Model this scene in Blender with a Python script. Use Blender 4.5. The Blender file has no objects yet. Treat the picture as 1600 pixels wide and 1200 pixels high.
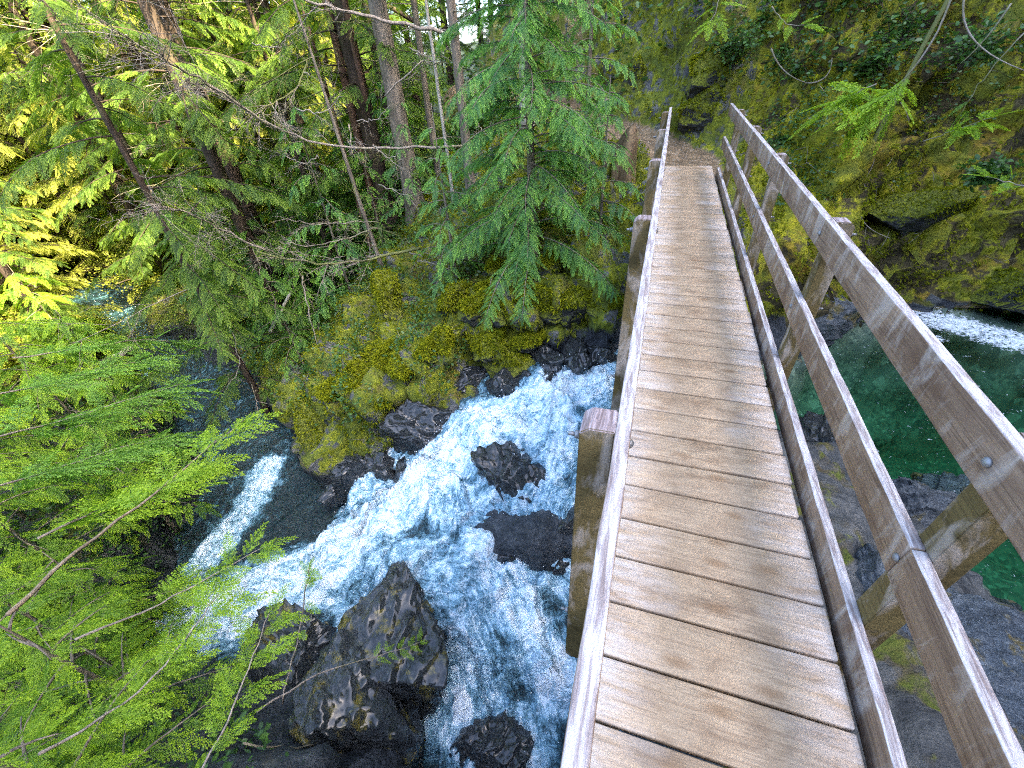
DENOISE = False
import bpy, math, random
import numpy as np
from mathutils import Matrix, Vector
RS = np.random.RandomState(7)
random.seed(7)
SC = bpy.context.scene
COL = SC.collection
PI = math.pi

# ------------------------------------------------------------------ camera frame
F_PX, CX, CY, EYE = 658.0, 800.0, 600.0, 1.65
_a = np.array([1063-CX, -(66-CY), -F_PX]); _Y = _a/np.linalg.norm(_a)
_b = -np.array([-1569-CX, -(245-CY), -F_PX]); _X = _b-_Y*(_b@_Y); _X /= np.linalg.norm(_X)
_Z = np.cross(_X, _Y)
ROT = np.stack([_X, _Y, _Z])
def ray(px, py): return ROT @ np.array([px-CX, -(py-CY), -F_PX])
def at_z(px, py, z):
    d = ray(px, py); return d*((z-EYE)/d[2]) + np.array([0, 0, EYE])
def at_d(px, py, dist):
    d = ray(px, py); return d*(dist/math.hypot(d[0], d[1])) + np.array([0, 0, EYE])
def at_y(px, py, y):
    d = ray(px, py); return d*(y/d[1]) + np.array([0, 0, EYE])

# ------------------------------------------------------------------ noise
_perm = RS.permutation(256); _perm = np.concatenate([_perm, _perm, _perm])
_grad = RS.normal(size=(256, 3)); _grad /= np.linalg.norm(_grad, axis=1)[:, None]
def perlin(p):
    p = np.asarray(p, float); i = np.floor(p).astype(int); f = p-i; i &= 255
    u = f*f*f*(f*(f*6-15)+10)
    r = 0
    for dx in (0, 1):
        for dy in (0, 1):
            for dz in (0, 1):
                g = _grad[_perm[_perm[_perm[i[:, 0]+dx]+i[:, 1]+dy]+i[:, 2]+dz] & 255]
                d = f-np.array([dx, dy, dz])
                w = (u[:, 0] if dx else 1-u[:, 0])*(u[:, 1] if dy else 1-u[:, 1])*(u[:, 2] if dz else 1-u[:, 2])
                r = r+w*(g*d).sum(1)
    return r*1.6
def fbm(p, o=4, lac=2.03, gain=.5):
    r = 0; a = 1; s = 0
    for k in range(o):
        r = r+a*perlin(p*lac**k+k*17.3); s += a; a *= gain
    return r/s
def ridged(p, o=4):
    r = 0; a = 1; s = 0
    for k in range(o):
        r = r+a*(1-2*np.abs(perlin(p*2.1**k+k*9.1))); s += a; a *= .5
    return r/s
def sstep(a, b, x):
    t = np.clip((x-a)/(b-a), 0, 1); return t*t*(3-2*t)

# ------------------------------------------------------------------ mesh builder
class MB:
    def __init__(s): s.V = []; s.n = 0; s.F = {}; s.A = {}
    mi = 0
    def add(s, v, faces, **attr):
        v = np.asarray(v, float); s.V.append(v)
        for f in (faces if isinstance(faces, list) else [faces]):
            f = np.asarray(f, int)
            if f.ndim == 1: f = f[None]
            s.F.setdefault(f.shape[1], []).append(np.concatenate([f+s.n, np.full((len(f), 1), s.mi)], 1))
        for k, a in attr.items():
            s.A.setdefault(k, []).append((s.n, np.broadcast_to(np.asarray(a, float), (len(v),))))
        s.n += len(v)
    def build(s, name, mat, parent=None, smooth=False):
        me = bpy.data.meshes.new(name); V = np.concatenate(s.V)
        loops, st, tot, mis = [], [], [], []; k = 0
        for sz, fl in s.F.items():
            f = np.concatenate(fl); mis.append(f[:, -1]); f = f[:, :-1]; loops.append(f.ravel()); st.append(k+np.arange(len(f))*sz); tot.append(np.full(len(f), sz)); k += f.size
        loops = np.concatenate(loops); st = np.concatenate(st); tot = np.concatenate(tot)
        me.vertices.add(len(V)); me.vertices.foreach_set('co', V.ravel().astype(np.float32))
        me.loops.add(len(loops)); me.loops.foreach_set('vertex_index', loops.astype(np.int32))
        me.polygons.add(len(st)); me.polygons.foreach_set('loop_start', st.astype(np.int32)); me.polygons.foreach_set('loop_total', tot.astype(np.int32))
        me.update(calc_edges=True)
        if smooth: me.polygons.foreach_set('use_smooth', np.ones(len(st), bool))
        for kname, parts in s.A.items():
            arr = np.zeros(len(V), np.float32)
            for o, a in parts: arr[o:o+len(a)] = a
            me.attributes.new(kname, 'FLOAT', 'POINT').data.foreach_set('value', arr)
        for m_ in (mat if isinstance(mat, list) else [mat]): me.materials.append(m_)
        if isinstance(mat, list): me.polygons.foreach_set('material_index', np.concatenate(mis).astype(np.int32))
        o = bpy.data.objects.new(name, me); COL.objects.link(o)
        if parent is not None: o.parent = parent
        return o
def tube(mb, pts, rad, k=6, cap=True, **attr):
    pts = np.asarray(pts, float); n = len(pts); rad = np.broadcast_to(np.asarray(rad, float), (n,))
    t = np.gradient(pts, axis=0); t /= np.linalg.norm(t, axis=1)[:, None]+1e-9
    ref = np.array([0, 0, 1.]) if abs(t[:, 2]).mean() < .8 else np.array([1., 0, 0])
    u = np.cross(t, ref); u /= np.linalg.norm(u, axis=1)[:, None]+1e-9; w = np.cross(t, u)
    a = np.arange(k)/k*2*PI
    v = pts[:, None]+rad[:, None, None]*(np.cos(a)[None, :, None]*u[:, None]+np.sin(a)[None, :, None]*w[:, None])
    i = np.arange(n-1)[:, None]*k; j = np.arange(k)[None]; j2 = (j+1) % k
    q = np.stack([i+j, i+j2, i+k+j2, i+k+j], -1).reshape(-1, 4)
    fs = [q]
    if cap: fs += [np.arange(k)[::-1], np.arange(k)+(n-1)*k]
    mb.add(v.reshape(-1, 3), fs, **attr)
def board(mb, p0, p1, wv, hv, w, h, bev=.005, nseg=12, wob=.0015, seed=0, **attr):
    """a sawn board from p0 to p1, section w x h, softened edges, slightly uneven faces"""
    p0, p1, wv, hv = [np.asarray(x, float) for x in (p0, p1, wv, hv)]
    a, b = w/2, h/2; c = bev
    sec = np.array([(-a+c, -b), (a-c, -b), (a-c*.3, -b+c*.3), (a, -b+c), (a, b-c), (a-c*.3, b-c*.3), (a-c, b), (-a+c, b), (-a+c*.3, b-c*.3), (-a, b-c), (-a, -b+c), (-a+c*.3, -b+c*.3)])
    L = np.linalg.norm(p1-p0); e = min(bev, L*.1)/L
    ts = np.concatenate([[0], np.linspace(e, 1-e, nseg), [1]])
    sc = np.ones(len(ts)); sc[0] = sc[-1] = 1-2*bev/max(w, h)
    V = []
    for t, s in zip(ts, sc): V.append(p0+(p1-p0)*t+(sec[:, :1]*wv+sec[:, 1:]*hv)*np.array(s))
    V = np.array(V); n, k = V.shape[:2]; V = V.reshape(-1, 3)
    if wob:
        nz = np.stack([perlin(V*9+seed*3.1), perlin(V*9+31+seed*3.1), perlin(V*9+67+seed)], 1)+.5*np.stack([perlin(V*31+seed), perlin(V*31+5), perlin(V*31+9)], 1)
        V = V+nz*wob
    i = np.arange(n-1)[:, None]*k; j = np.arange(k)[None]; j2 = (j+1) % k
    q = np.stack([i+j, i+j2, i+k+j2, i+k+j], -1).reshape(-1, 4)
    mb.add(V, [q, np.arange(k)[::-1], np.arange(k)+(n-1)*k], **attr)

def tag(o, label=None, cat=None, group=None, kind=None):
    if label: o['label'] = label
    if cat: o['category'] = cat
    if group: o['group'] = group
    if kind: o['kind'] = kind
    return o
def empty(name, loc=(0, 0, 0), label=None, cat=None, group=None):
    o = bpy.data.objects.new(name, None); COL.objects.link(o); o.location = [float(x) for x in loc]; o.empty_display_size = .2
    return tag(o, label, cat, group)
def copy_tree(o, parent=None):
    c = o.copy(); COL.objects.link(c)
    if parent is not None: c.parent = parent
    for ch in list(o.children): copy_tree(ch, c)
    return c

# ------------------------------------------------------------------ materials
class NT:
    def __init__(s, name):
        s.m = bpy.data.materials.new(name); s.m.use_nodes = True; s.t = s.m.node_tree; s.t.nodes.clear()
        s.out = s.t.nodes.new('ShaderNodeOutputMaterial')
    def n(s, typ, ins=None, **props):
        nd = s.t.nodes.new('ShaderNode'+typ)
        for k, v in props.items(): setattr(nd, k, v)
        for k, v in (ins or {}).items():
            sk = nd.inputs[k]
            if hasattr(v, 'is_linked') or isinstance(v, bpy.types.NodeSocket): s.t.links.new(v, sk)
            else: sk.default_value = v
        return nd
    def coord(s, which='Object'): return s.n('TexCoord').outputs[which]
    def map(s, vec, scale=(1, 1, 1), loc=(0, 0, 0)): return s.n('Mapping', {'Vector': vec, 'Scale': scale, 'Location': loc}).outputs[0]
    def noise(s, vec, scale=5, detail=4, rough=.55, dist=0): return s.n('TexNoise', {'Vector': vec, 'Scale': scale, 'Detail': detail, 'Roughness': rough, 'Distortion': dist}).outputs[0]
    def ramp(s, fac, stops, interp='LINEAR'):
        r = s.n('ValToRGB', {'Fac': fac}); cr = r.color_ramp; cr.interpolation = interp
        while len(cr.elements) < len(stops): cr.elements.new(.5)
        for e, (p, c) in zip(cr.elements, stops):
            e.position = p; e.color = (*c, 1) if not np.isscalar(c) else (c, c, c, 1)
        return r.outputs[0]
    def mix(s, fac, a, b, mode='MIX'):
        m = s.n('Mix', data_type='RGBA', blend_type=mode, clamp_factor=True)
        for sk, v in ((m.inputs[0], fac), (m.inputs[6], a), (m.inputs[7], b)):
            if isinstance(v, bpy.types.NodeSocket): s.t.links.new(v, sk)
            else: sk.default_value = v if np.isscalar(v) else (*v, 1) if len(v) == 3 else v
        return m.outputs[2]
    def math(s, op, a, b=0.0, c=None):
        m = s.n('Math', operation=op)
        for sk, v in zip(m.inputs, (a, b) if c is None else (a, b, c)):
            if isinstance(v, bpy.types.NodeSocket): s.t.links.new(v, sk)
            else: sk.default_value = v
        return m.outputs[0]
    def attr(s, name): return s.n('Attribute', attribute_name=name).outputs['Fac']
    def bump(s, h, strength=.4, dist=.02): return s.n('Bump', {'Height': h, 'Strength': strength, 'Distance': dist}).outputs[0]
    def sep(s, v): return s.n('SeparateXYZ', {'Vector': v}).outputs
    def done(s, color, rough=.7, normal=None, spec=.3, **extra):
        ins = {'Base Color': color if isinstance(color, bpy.types.NodeSocket) else (*color, 1), 'Roughness': rough, 'Specular IOR Level': spec}
        if normal is not None: ins['Normal'] = normal
        ins.update(extra)
        p = s.n('BsdfPrincipled', ins); s.t.links.new(p.outputs[0], s.out.inputs['Surface']); return s.m
    def surf(s, sock): s.t.links.new(sock, s.out.inputs['Surface']); return s.m

def leaf_mat(name, dark, light, new, trans=.45, rough=.5, spec=.25):
    t = NT(name); tint = t.attr('tint'); tip = t.attr('tip')
    c = t.mix(tint, dark, light)
    c = t.mix(t.math('MULTIPLY', tip, t.math('ADD', .35, tint)), c, new)
    p = t.n('BsdfPrincipled', {'Base Color': c, 'Roughness': rough, 'Specular IOR Level': spec})
    tl = t.n('BsdfTranslucent', {'Color': t.mix(1.0, c, (1.25, 1.35, .6), 'MULTIPLY')})
    return t.surf(t.n('MixShader', {0: trans, 1: p.outputs[0], 2: tl.outputs[0]}).outputs[0])
M = {}
M['cedar'] = leaf_mat('cedar_leaf', (.030, .085, .030), (.065, .150, .028), (.20, .37, .04))
M['cedar_blue'] = leaf_mat('young_cedar_leaf', (.028, .115, .060), (.055, .180, .068), (.24, .44, .06))
M['cedar_near'] = leaf_mat('near_cedar_leaf', (.050, .135, .022), (.13, .255, .020), (.33, .47, .025))
M['forest'] = leaf_mat('forest_leaf', (.028, .075, .020), (.075, .145, .022), (.18, .27, .03), .5)
M['sun_tinted'] = leaf_mat('sun_tinted_leaf', (.14, .20, .025), (.30, .34, .045), (.48, .47, .09), .55)  # yellow-green leaves, paled so the valley's sun glow is in the colour
M['salal'] = leaf_mat('salal_leaf', (.022, .06, .018), (.05, .12, .025), (.10, .20, .03), .3, .4, .4)
M['moss_tuft'] = leaf_mat('moss_tuft', (.075, .095, .006), (.21, .23, .010), (.30, .31, .012), .35, .8, .1)

def bark_mat(name, c0, c1, scale=14, moss=0.0):
    t = NT(name); o = t.coord(); v = t.map(o, (scale, scale, scale*.16))
    n = t.noise(v, 1, 6, .65, .6); n2 = t.noise(o, 2.2, 3)
    c = t.ramp(n, [(.28, c0), (.5, tuple((np.array(c0)+np.array(c1))/2)), (.72, c1)])
    c = t.mix(t.ramp(n2, [(.55-moss*.3, 0.0), (.75-moss*.3, min(1, .5+moss))]), c, (.13, .14, .05))
    return t.done(c, .85, t.bump(n, .9, .03), .15)
M['bark_dark'] = bark_mat('bark_dark', (.018, .013, .010), (.075, .055, .042))
M['bark_grey'] = bark_mat('bark_grey', (.05, .042, .032), (.24, .20, .155), 16)
M['bark_red'] = bark_mat('bark_red', (.05, .028, .018), (.17, .10, .07), 18)
M['bark_pale'] = bark_mat('bark_pale', (.16, .14, .11), (.45, .42, .36), 9)
M['twig'] = bark_mat('twig_bark', (.13, .105, .085), (.36, .31, .26), 20, .25)
M['twig_mossy'] = bark_mat('twig_mossy', (.10, .09, .03), (.30, .25, .10), 20, .9)
M['log'] = bark_mat('log_bark', (.10, .07, .045), (.34, .27, .19), 10)
M['snag'] = bark_mat('snag_wood', (.05, .03, .015), (.24, .17, .10), 9, .3)

def wood_deck():
    t = NT('deck_wood'); o = t.coord(); pl = t.attr('plank')
    shift = t.n('CombineXYZ', {'X': t.math('MULTIPLY', pl, 37.0), 'Y': 0.0, 'Z': t.math('MULTIPLY', pl, 11.0)}).outputs[0]
    v = t.n('VectorMath', {0: o, 1: shift}, operation='ADD').outputs[0]
    g = t.noise(t.map(v, (2.2, 95, 30)), 1, 6, .65, 1.6)
    blot = t.noise(t.map(v, (5, 11, 1)), 1, 5, .6, .6)
    big = t.noise(t.map(v, (2.2, 3, 1)), 1, 3)
    fine = t.noise(v, 160, 3, .7)
    c = t.ramp(blot, [(.25, (.19, .12, .066)), (.43, (.31, .215, .128)), (.60, (.40, .29, .18)), (.78, (.25, .155, .082))])
    c = t.mix(t.math('MULTIPLY', t.ramp(g, [(.36, 1.0), (.52, 0.0)]), .62), c, (.17, .105, .06))
    c = t.mix(t.math('MULTIPLY', t.ramp(fine, [(.35, 1.0), (.5, 0.0)]), .30), c, (.13, .09, .065))
    c = t.mix(t.math('MULTIPLY', pl, .30), c, (.38, .28, .18))
    # knots
    vk = t.n('TexVoronoi', {'Vector': t.map(v, (1.9, 4.6, 1)), 'Scale': 1.0, 'Randomness': 1.0}, voronoi_dimensions='2D')
    stain = t.noise(t.map(v, (2.5, 6, 1), (3, 8, 0)), 1, 6, .7, .8)
    c = t.mix(t.math('MULTIPLY', t.ramp(stain, [(.54, 0.0), (.66, 1.0)]), .5), c, (.13, .085, .05))
    k = t.ramp(t.math('ADD', vk.outputs['Distance'], t.math('MULTIPLY', t.math('SUBTRACT', fine, .5), .1)), [(.0, 1.0), (.05, .8), (.12, 0.0)])
    c = t.mix(t.math('MULTIPLY', k, .7), c, (.20, .115, .055))
    # bleached board ends
    x = t.sep(t.coord())[0]
    e = t.math('MAXIMUM', t.ramp(t.math('ADD', x, t.math('MULTIPLY', t.math('SUBTRACT', big, .5), .55)), [(.58, 0.0), (.80, 1.0)]),
               t.ramp(t.math('ADD', x, t.math('MULTIPLY', t.math('SUBTRACT', big, .5), .55)), [(0.02, 1.0), (.26, 0.0)]))
    w = t.math('MULTIPLY', t.math('MULTIPLY', e, t.ramp(t.noise(t.map(v, (6, 30, 1)), 1, 5, .7), [(.35, 0.1), (.6, 1.0)])), .72)
    c = t.mix(w, c, (.50, .46, .42))
    h = t.math('ADD', t.math('MULTIPLY', g, .7), t.math('MULTIPLY', fine, .5))
    return t.done(c, .75, t.bump(h, .8, .005), .25)
M['deck'] = wood_deck()
def wood_rail(name, side0, side1, top=True, tops=((.15, .115, .105), (.25, .215, .205), (.38, .355, .35), (.52, .51, .51))):
    t = NT(name); o = t.coord(); b = t.attr('plank')
    shift = t.n('CombineXYZ', {'X': 0.0, 'Y': t.math('MULTIPLY', b, 23.0), 'Z': t.math('MULTIPLY', b, 3.0)}).outputs[0]
    v = t.n('VectorMath', {0: o, 1: shift}, operation='ADD').outputs[0]
    g = t.noise(t.map(v, (60, 3.0, 95)), 1, 6, .65, 1.2)
    blot = t.noise(t.map(v, (4, 2.2, 7)), 1, 5, .6, .5)
    wipe = t.noise(t.map(v, (9, 9, 3)), 1, 5, .65, 1.0)
    c = t.ramp(blot, [(.28, side0), (.5, side1), (.72, tuple(np.array(side1)*1.25))])
    c = t.mix(t.math('MULTIPLY', t.ramp(g, [(.38, 1.0), (.52, 0.0)]), .55), c, tuple(np.array(side0)*.55))
    c = t.mix(t.math('MULTIPLY', t.ramp(wipe, [(.49, 0.0), (.64, 1.0)]), .65), c, (.40, .345, .30))
    if top:
        nz = t.sep(t.n('NewGeometry').outputs['Normal'])[2]
        flake = t.noise(t.map(v, (70, 6, 30)), 1, 7, .7, .5)
        tc = t.ramp(flake, list(zip((.34, .45, .54, .70), tops)))
        c = t.mix(t.ramp(t.math('ADD', nz, t.math('MULTIPLY', t.math('SUBTRACT', flake, .5), .8)), [(.55, 0.0), (.72, 1.0)]), c, tc)
    h = t.math('ADD', g, t.math('MULTIPLY', t.noise(v, 140, 3), .4))
    return t.done(c, .75, t.bump(h, .6, .004), .25)
M['rail'] = wood_rail('rail_wood', (.115, .066, .040), (.235, .158, .105))
M['post'] = wood_rail('post_wood', (.062, .046, .015), (.130, .095, .035), True, ((.10, .07, .065), (.17, .13, .125), (.26, .21, .21), (.42, .38, .38)))
M['stringer'] = wood_rail('stringer_wood', (.10, .08, .05), (.18, .14, .09), False)
t = NT('galvanised_bolt'); M['bolt'] = t.done((.24, .24, .24), .6, None, .4, Metallic=.7)

def ground_mat(name, rockc, brown=(.12, .075, .025), gain=(1, 1, 1)):
    t = NT(name); o = t.coord(); geo = t.n('NewGeometry'); nz = t.sep(geo.outputs['Normal'])[2]
    wet = t.attr('wet'); dirt = t.attr('dirt'); mossy = t.attr('mossy')
    n1 = t.noise(o, 1.3, 5, .6); n2 = t.noise(o, 7, 6, .65, .4); n3 = t.noise(o, 38, 5, .7); n4 = t.noise(t.map(o, (1, 1, 1), (5, 9, 2)), 2.6, 5, .6, .5)
    strat = t.noise(t.map(o, (2.2, 3.2, 9)), 1, 6, .65, 1.2)
    rock = t.ramp(strat, list(zip((.3, .5, .66, .8), rockc)))
    rock = t.mix(t.math('MULTIPLY', t.ramp(n4, [(.50, 0.0), (.60, 1.0)]), t.math('MULTIPLY', mossy, 2.0)), rock, t.mix(n3, (.03, .022, .008), (.19, .13, .04)))
    soil = t.ramp(n2, [(.3, (.055, .038, .020)), (.55, (.14, .10, .055)), (.75, (.25, .185, .11))])
    moss = t.ramp(t.math('ADD', t.math('MULTIPLY', n2, .5), t.math('MULTIPLY', n3, .5)), [(.34, (.040, .050, .004)), (.5, (.155, .175, .006)), (.64, (.29, .30, .011))])
    moss = t.mix(t.ramp(n4, [(.45, 0.0), (.62, .8)]), moss, (.075, .10, .018))
    moss = t.mix(t.ramp(n1, [(.55, 0.0), (.68, .75)]), moss, brown)
    moss = t.mix(1.0, moss, gain, 'MULTIPLY')
    mf = t.math('ADD', t.math('ADD', mossy, t.math('MULTIPLY', t.math('SUBTRACT', n4, .5), 1.8)), t.math('MULTIPLY', t.math('SUBTRACT', n2, .5), .9))
    c = t.mix(t.ramp(mf, [(.42, 0.0), (.58, 1.0)]), rock, moss)
    peb = t.n('TexVoronoi', {'Vector': o, 'Scale': 16.0}); 
    soil2 = t.mix(t.ramp(peb.outputs['Distance'], [(.18, .7), (.3, 0.0)]), t.mix(1.0, soil, (1.35, 1.3, 1.3), 'MULTIPLY'), (.36, .31, .25))
    df = t.ramp(t.math('ADD', dirt, t.math('MULTIPLY', t.math('SUBTRACT', n2, .5), .8)), [(.42, 0.0), (.58, 1.0)])
    c = t.mix(df, c, soil2)
    wf = t.ramp(t.math('ADD', wet, t.math('MULTIPLY', t.math('SUBTRACT', n2, .5), .9)), [(.42, 0.0), (.6, 1.0)])
    wr = t.ramp(t.math('ADD', t.math('MULTIPLY', n2, .6), t.math('MULTIPLY', n3, .4)), [(.36, (.006, .008, .010)), (.52, (.035, .040, .045)), (.68, (.095, .10, .105))])
    c = t.mix(wf, c, wr)
    h = t.math('ADD', t.math('ADD', t.math('MULTIPLY', n2, 1.2), t.math('MULTIPLY', n3, .45)), t.math('MULTIPLY', strat, .6))
    r = t.mix(wf, (.9, .9, .9), (.2, .2, .2))
    return t.done(c, r, t.bump(h, .9, .06), .35)
M['ground'] = ground_mat('ground_surface', [(.028, .030, .032), (.085, .088, .085), (.16, .155, .14), (.24, .23, .20)])
M['cliff'] = ground_mat('cliff_surface', [(.016, .013, .006), (.060, .047, .018), (.125, .098, .040), (.22, .185, .095)], (.20, .125, .022), (1.55, 1.35, 1.0))
t = NT('pool_bed_gravel'); o = t.coord(); vo = t.n('TexVoronoi', {'Vector': t.map(o, (1, 1, .6)), 'Scale': 7.5}); vs = t.n('TexVoronoi', {'Vector': o, 'Scale': 19.0})
c = t.mix(t.ramp(t.noise(o, 1.5, 3), [(.42, 0.0), (.55, 1.0)]), vo.outputs['Color'], vs.outputs['Color'])
c = t.ramp(t.sep(c)[0], [(0.0, (.12, .14, .12)), (.35, (.18, .20, .17)), (.7, (.27, .27, .21)), (1.0, (.42, .41, .34))])
dd = t.mix(.5, vo.outputs['Distance'], vs.outputs['Distance'])
M['bed'] = t.done(c, .7, t.bump(dd, -.8, .06))

def rock_mat(name, lo, mid, hi, lichen=None, lam=.6, rough=.35, moss=0.0, wetcoat=False):
    t = NT(name); o = t.coord(); geo = t.n('NewGeometry'); nz = t.sep(geo.outputs['Normal'])[2]
    n2 = t.noise(o, 5, 6, .65, .5); st = t.noise(t.n('Mapping', {'Vector': o, 'Scale': (4, 9, 26), 'Rotation': (.7, .35, .2)}).outputs[0], 1, 7, .7, 1.2); n3 = t.noise(o, 30, 4, .7); n4 = t.noise(o, 3.3, 5, .65, .3)
    c = t.ramp(st, [(.3, lo), (.52, mid), (.75, hi)])
    if lichen: c = t.mix(t.ramp(n4, [(lam, 0.0), (lam+.06, .9)]), c, t.mix(t.ramp(n3, [(.35, 0.0), (.65, 1.0)]), lichen, tuple(np.array(lichen)*.45)))
    if moss:
        mo = t.ramp(n3, [(.35, (.05, .06, .004)), (.6, (.22, .24, .010))])
        f = t.math('ADD', t.math('MULTIPLY', nz, .55), t.math('ADD', t.math('SUBTRACT', n2, .5), moss-.5))
        c = t.mix(t.ramp(f, [(.3, 0.0), (.45, 1.0)]), c, mo)
        rough = t.mix(t.ramp(f, [(.3, 0.0), (.45, 1.0)]), (rough,)*3, (.9,)*3)
    n5 = t.noise(t.map(o, (1, 1, 2.2)), 75, 5, .7, .8)
    c = t.mix(t.math('MULTIPLY', t.ramp(n5, [(.36, 1.0), (.5, 0.0)]), .6), c, tuple(np.array(lo)*.6))
    c = t.mix(t.math('MULTIPLY', t.ramp(n5, [(.56, 0.0), (.68, 1.0)]), .45), c, tuple(np.minimum(1, np.array(hi)*1.7)))
    h = t.math('ADD', t.math('ADD', t.math('ADD', n2, t.math('MULTIPLY', n3, .6)), t.math('MULTIPLY', n5, .3)), st)
    return t.done(c, rough, t.bump(h, .75, .07), .5, **({'Coat Weight': .7, 'Coat Roughness': .14} if wetcoat else {}))
M['wet_rock'] = rock_mat('wet_black_rock', (.003, .004, .004), (.012, .015, .016), (.052, .060, .062), (.07, .06, .012), .66, .24, 0.0, True)
M['ridge_rock'] = rock_mat('streaked_rock', (.003, .004, .005), (.016, .020, .021), (.070, .079, .075), (.19, .15, .012), .54, .28, 0.0, True)
M['lichen_rock'] = rock_mat('lichen_rock', (.03, .033, .035), (.10, .11, .115), (.21, .215, .21), (.21, .155, .03), .56, .6)
M['blue_rock'] = rock_mat('blue_grey_rock', (.02, .027, .034), (.085, .105, .122), (.22, .245, .26), (.24, .17, .022), .53, .4)
M['moss_rock'] = rock_mat('mossy_rock', (.006, .007, .008), (.025, .027, .027), (.06, .06, .055), None, .6, .3, .92)

def creek_mat():
    t = NT('white_water'); o = t.coord(); f = t.attr('foam')
    fl = t.n('CombineXYZ', {'X': t.attr('fu'), 'Y': t.attr('fv'), 'Z': 0.0}).outputs[0]
    st = t.noise(t.map(fl, (2.4, 9.0, 1)), 1, 6, .62, 1.0); st2 = t.noise(t.map(fl, (7, 24, 1)), 1, 5, .62, 1.2)
    d1 = t.noise(o, 3.6, 6, .6, 1.4); d2 = t.noise(o, 13, 5, .6, 1.6); d3 = t.noise(o, 45, 4, .6, .6)
    def cen(n, k): return t.math('MULTIPLY', t.math('SUBTRACT', n, .5), k)
    s = t.math('ADD', f, cen(st, 1.05)); s = t.math('ADD', s, cen(st2, .40)); s = t.math('ADD', s, cen(d1, .8)); s = t.math('ADD', s, cen(d2, .75))
    c = t.ramp(s, [(.26, (.008, .022, .026)), (.46, (.035, .09, .115)), (.66, (.17, .34, .44)), (.84, (.50, .69, .79)), (.96, (.78, .88, .93))])
    ff = t.ramp(s, [(.30, 0.0), (.75, 1.0)])
    hh = t.math('ADD', t.math('ADD', t.math('MULTIPLY', d2, .8), t.math('MULTIPLY', st2, .5)), t.math('MULTIPLY', d3, .35))
    r = t.mix(ff, (.05,)*3, (.45,)*3)
    return t.done(c, r, t.bump(hh, .9, .06), .5)
M['creek'] = creek_mat()
def pool_mat():
    t = NT('green_pool_water'); o = t.coord(); f = t.attr('foam')
    d1 = t.noise(o, 3.0, 6, .65, .8); d2 = t.noise(o, 15, 5, .7, 1.0); d3 = t.noise(o, 26, 2)
    s = t.math('ADD', t.math('ADD', f, t.math('MULTIPLY', t.math('SUBTRACT', d1, .5), .9)), t.math('MULTIPLY', t.math('SUBTRACT', d2, .5), 2.6))
    ff = t.ramp(s, [(.40, 0.0), (.58, .55), (.95, 1.0)])
    bub = t.n('TexVoronoi', {'Vector': o, 'Scale': 9.0, 'Randomness': 1.0})
    bb = t.math('MULTIPLY', t.ramp(bub.outputs['Distance'], [(.05, 1.0), (.085, 0.0)]), t.ramp(t.noise(o, 1.1, 3), [(.52, 0.0), (.6, .8)]))
    ff = t.math('MAXIMUM', ff, bb)
    nrm = t.bump(t.math('ADD', d1, t.math('MULTIPLY', d3, .15)), .12, .05)
    gl = t.n('BsdfGlossy', {'Roughness': .04, 'Color': (1, 1, 1, 1), 'Normal': nrm})
    tr = t.n('BsdfTransparent', {'Color': (.88, .97, .94, 1)})
    fr = t.n('Fresnel', {'IOR': 1.33, 'Normal': nrm})
    w = t.n('MixShader', {0: fr.outputs[0], 1: tr.outputs[0], 2: gl.outputs[0]})
    fo = t.n('BsdfDiffuse', {'Color': (.74, .80, .83, 1), 'Normal': t.bump(d2, .6, .03)})
    t.surf(t.n('MixShader', {0: ff, 1: w.outputs[0], 2: fo.outputs[0]}).outputs[0])
    ab = t.n('VolumeAbsorption', {'Color': (.04, .68, .42, 1), 'Density': .37})
    t.t.links.new(ab.outputs[0], t.out.inputs['Volume'])
    return t.m
M['pool'] = pool_mat()
t = NT('foam_clot'); o = t.coord(); n = t.noise(o, 45, 3, .6)
M['foam_clot'] = t.done(t.ramp(n, [(.32, (.45, .5, .53)), (.5, (.80, .84, .85))]), .7, t.bump(n, .6, .01))
t = NT('pebble'); o = t.coord(); M['pebble'] = t.done(t.mix(t.attr('tint'), t.ramp(t.noise(o, 12, 4), [(.3, (.05, .055, .05)), (.7, (.16, .165, .15))]), (.30, .29, .25)), .6)

# ------------------------------------------------------------------ terrain
def itp(xs, ys): 
    xs, ys = np.array(xs, float), np.array(ys, float); i = np.argsort(xs); xs, ys = xs[i], ys[i]
    return lambda x: np.interp(x, xs, ys)
FE = itp([-400, -30, -20, -14, -10, -7.5, -6.2, -5.2, -4.6, -3.9, -3.2, -2.35, -1.4, -.26, 1, 2.5, 3.3, 4.9, 6.2, 400],
         [60, 13, 9.8, 7.3, 6.0, 5.0, 4.2, 3.75, 3.35, 3.45, 3.9, 4.75, 5.35, 5.6, 6.0, 6.5, 7.6, 8.5, 8.4, 8.4])
NE = itp([-400, -30, -20, -14, -10, -7.5, -5.5, -3.5, -2, 0, .8, 1.3, 1.8, 2.4, 3.0, 3.6, 5, 8, 400],
         [57, 12, 8.9, 6.2, 4.7, 3.2, .75, .7, .3, .2, 2.2, 3.9, 4.5, 4.0, 3.0, 2.1, 1.2, .6, .6])
ZW = itp([-400, -60, -25, -14, -8, -5.4, -4.1, -2.8, -1.6, -.5, 400], [-40, -10, -5.9, -4.75, -4.5, -4.45, -4.1, -3.3, -2.55, -2.2, -2.2])
LIP = itp([-30, -12, -7.5, -6, -4.6, -3, -2, -.5, 1.4, 2.2, 3, 5, 400], [.4, .5, .7, 1.3, 1.35, 1.35, 1.3, 1.2, 1.3, 1.3, 1.0, .9, .9])
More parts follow.
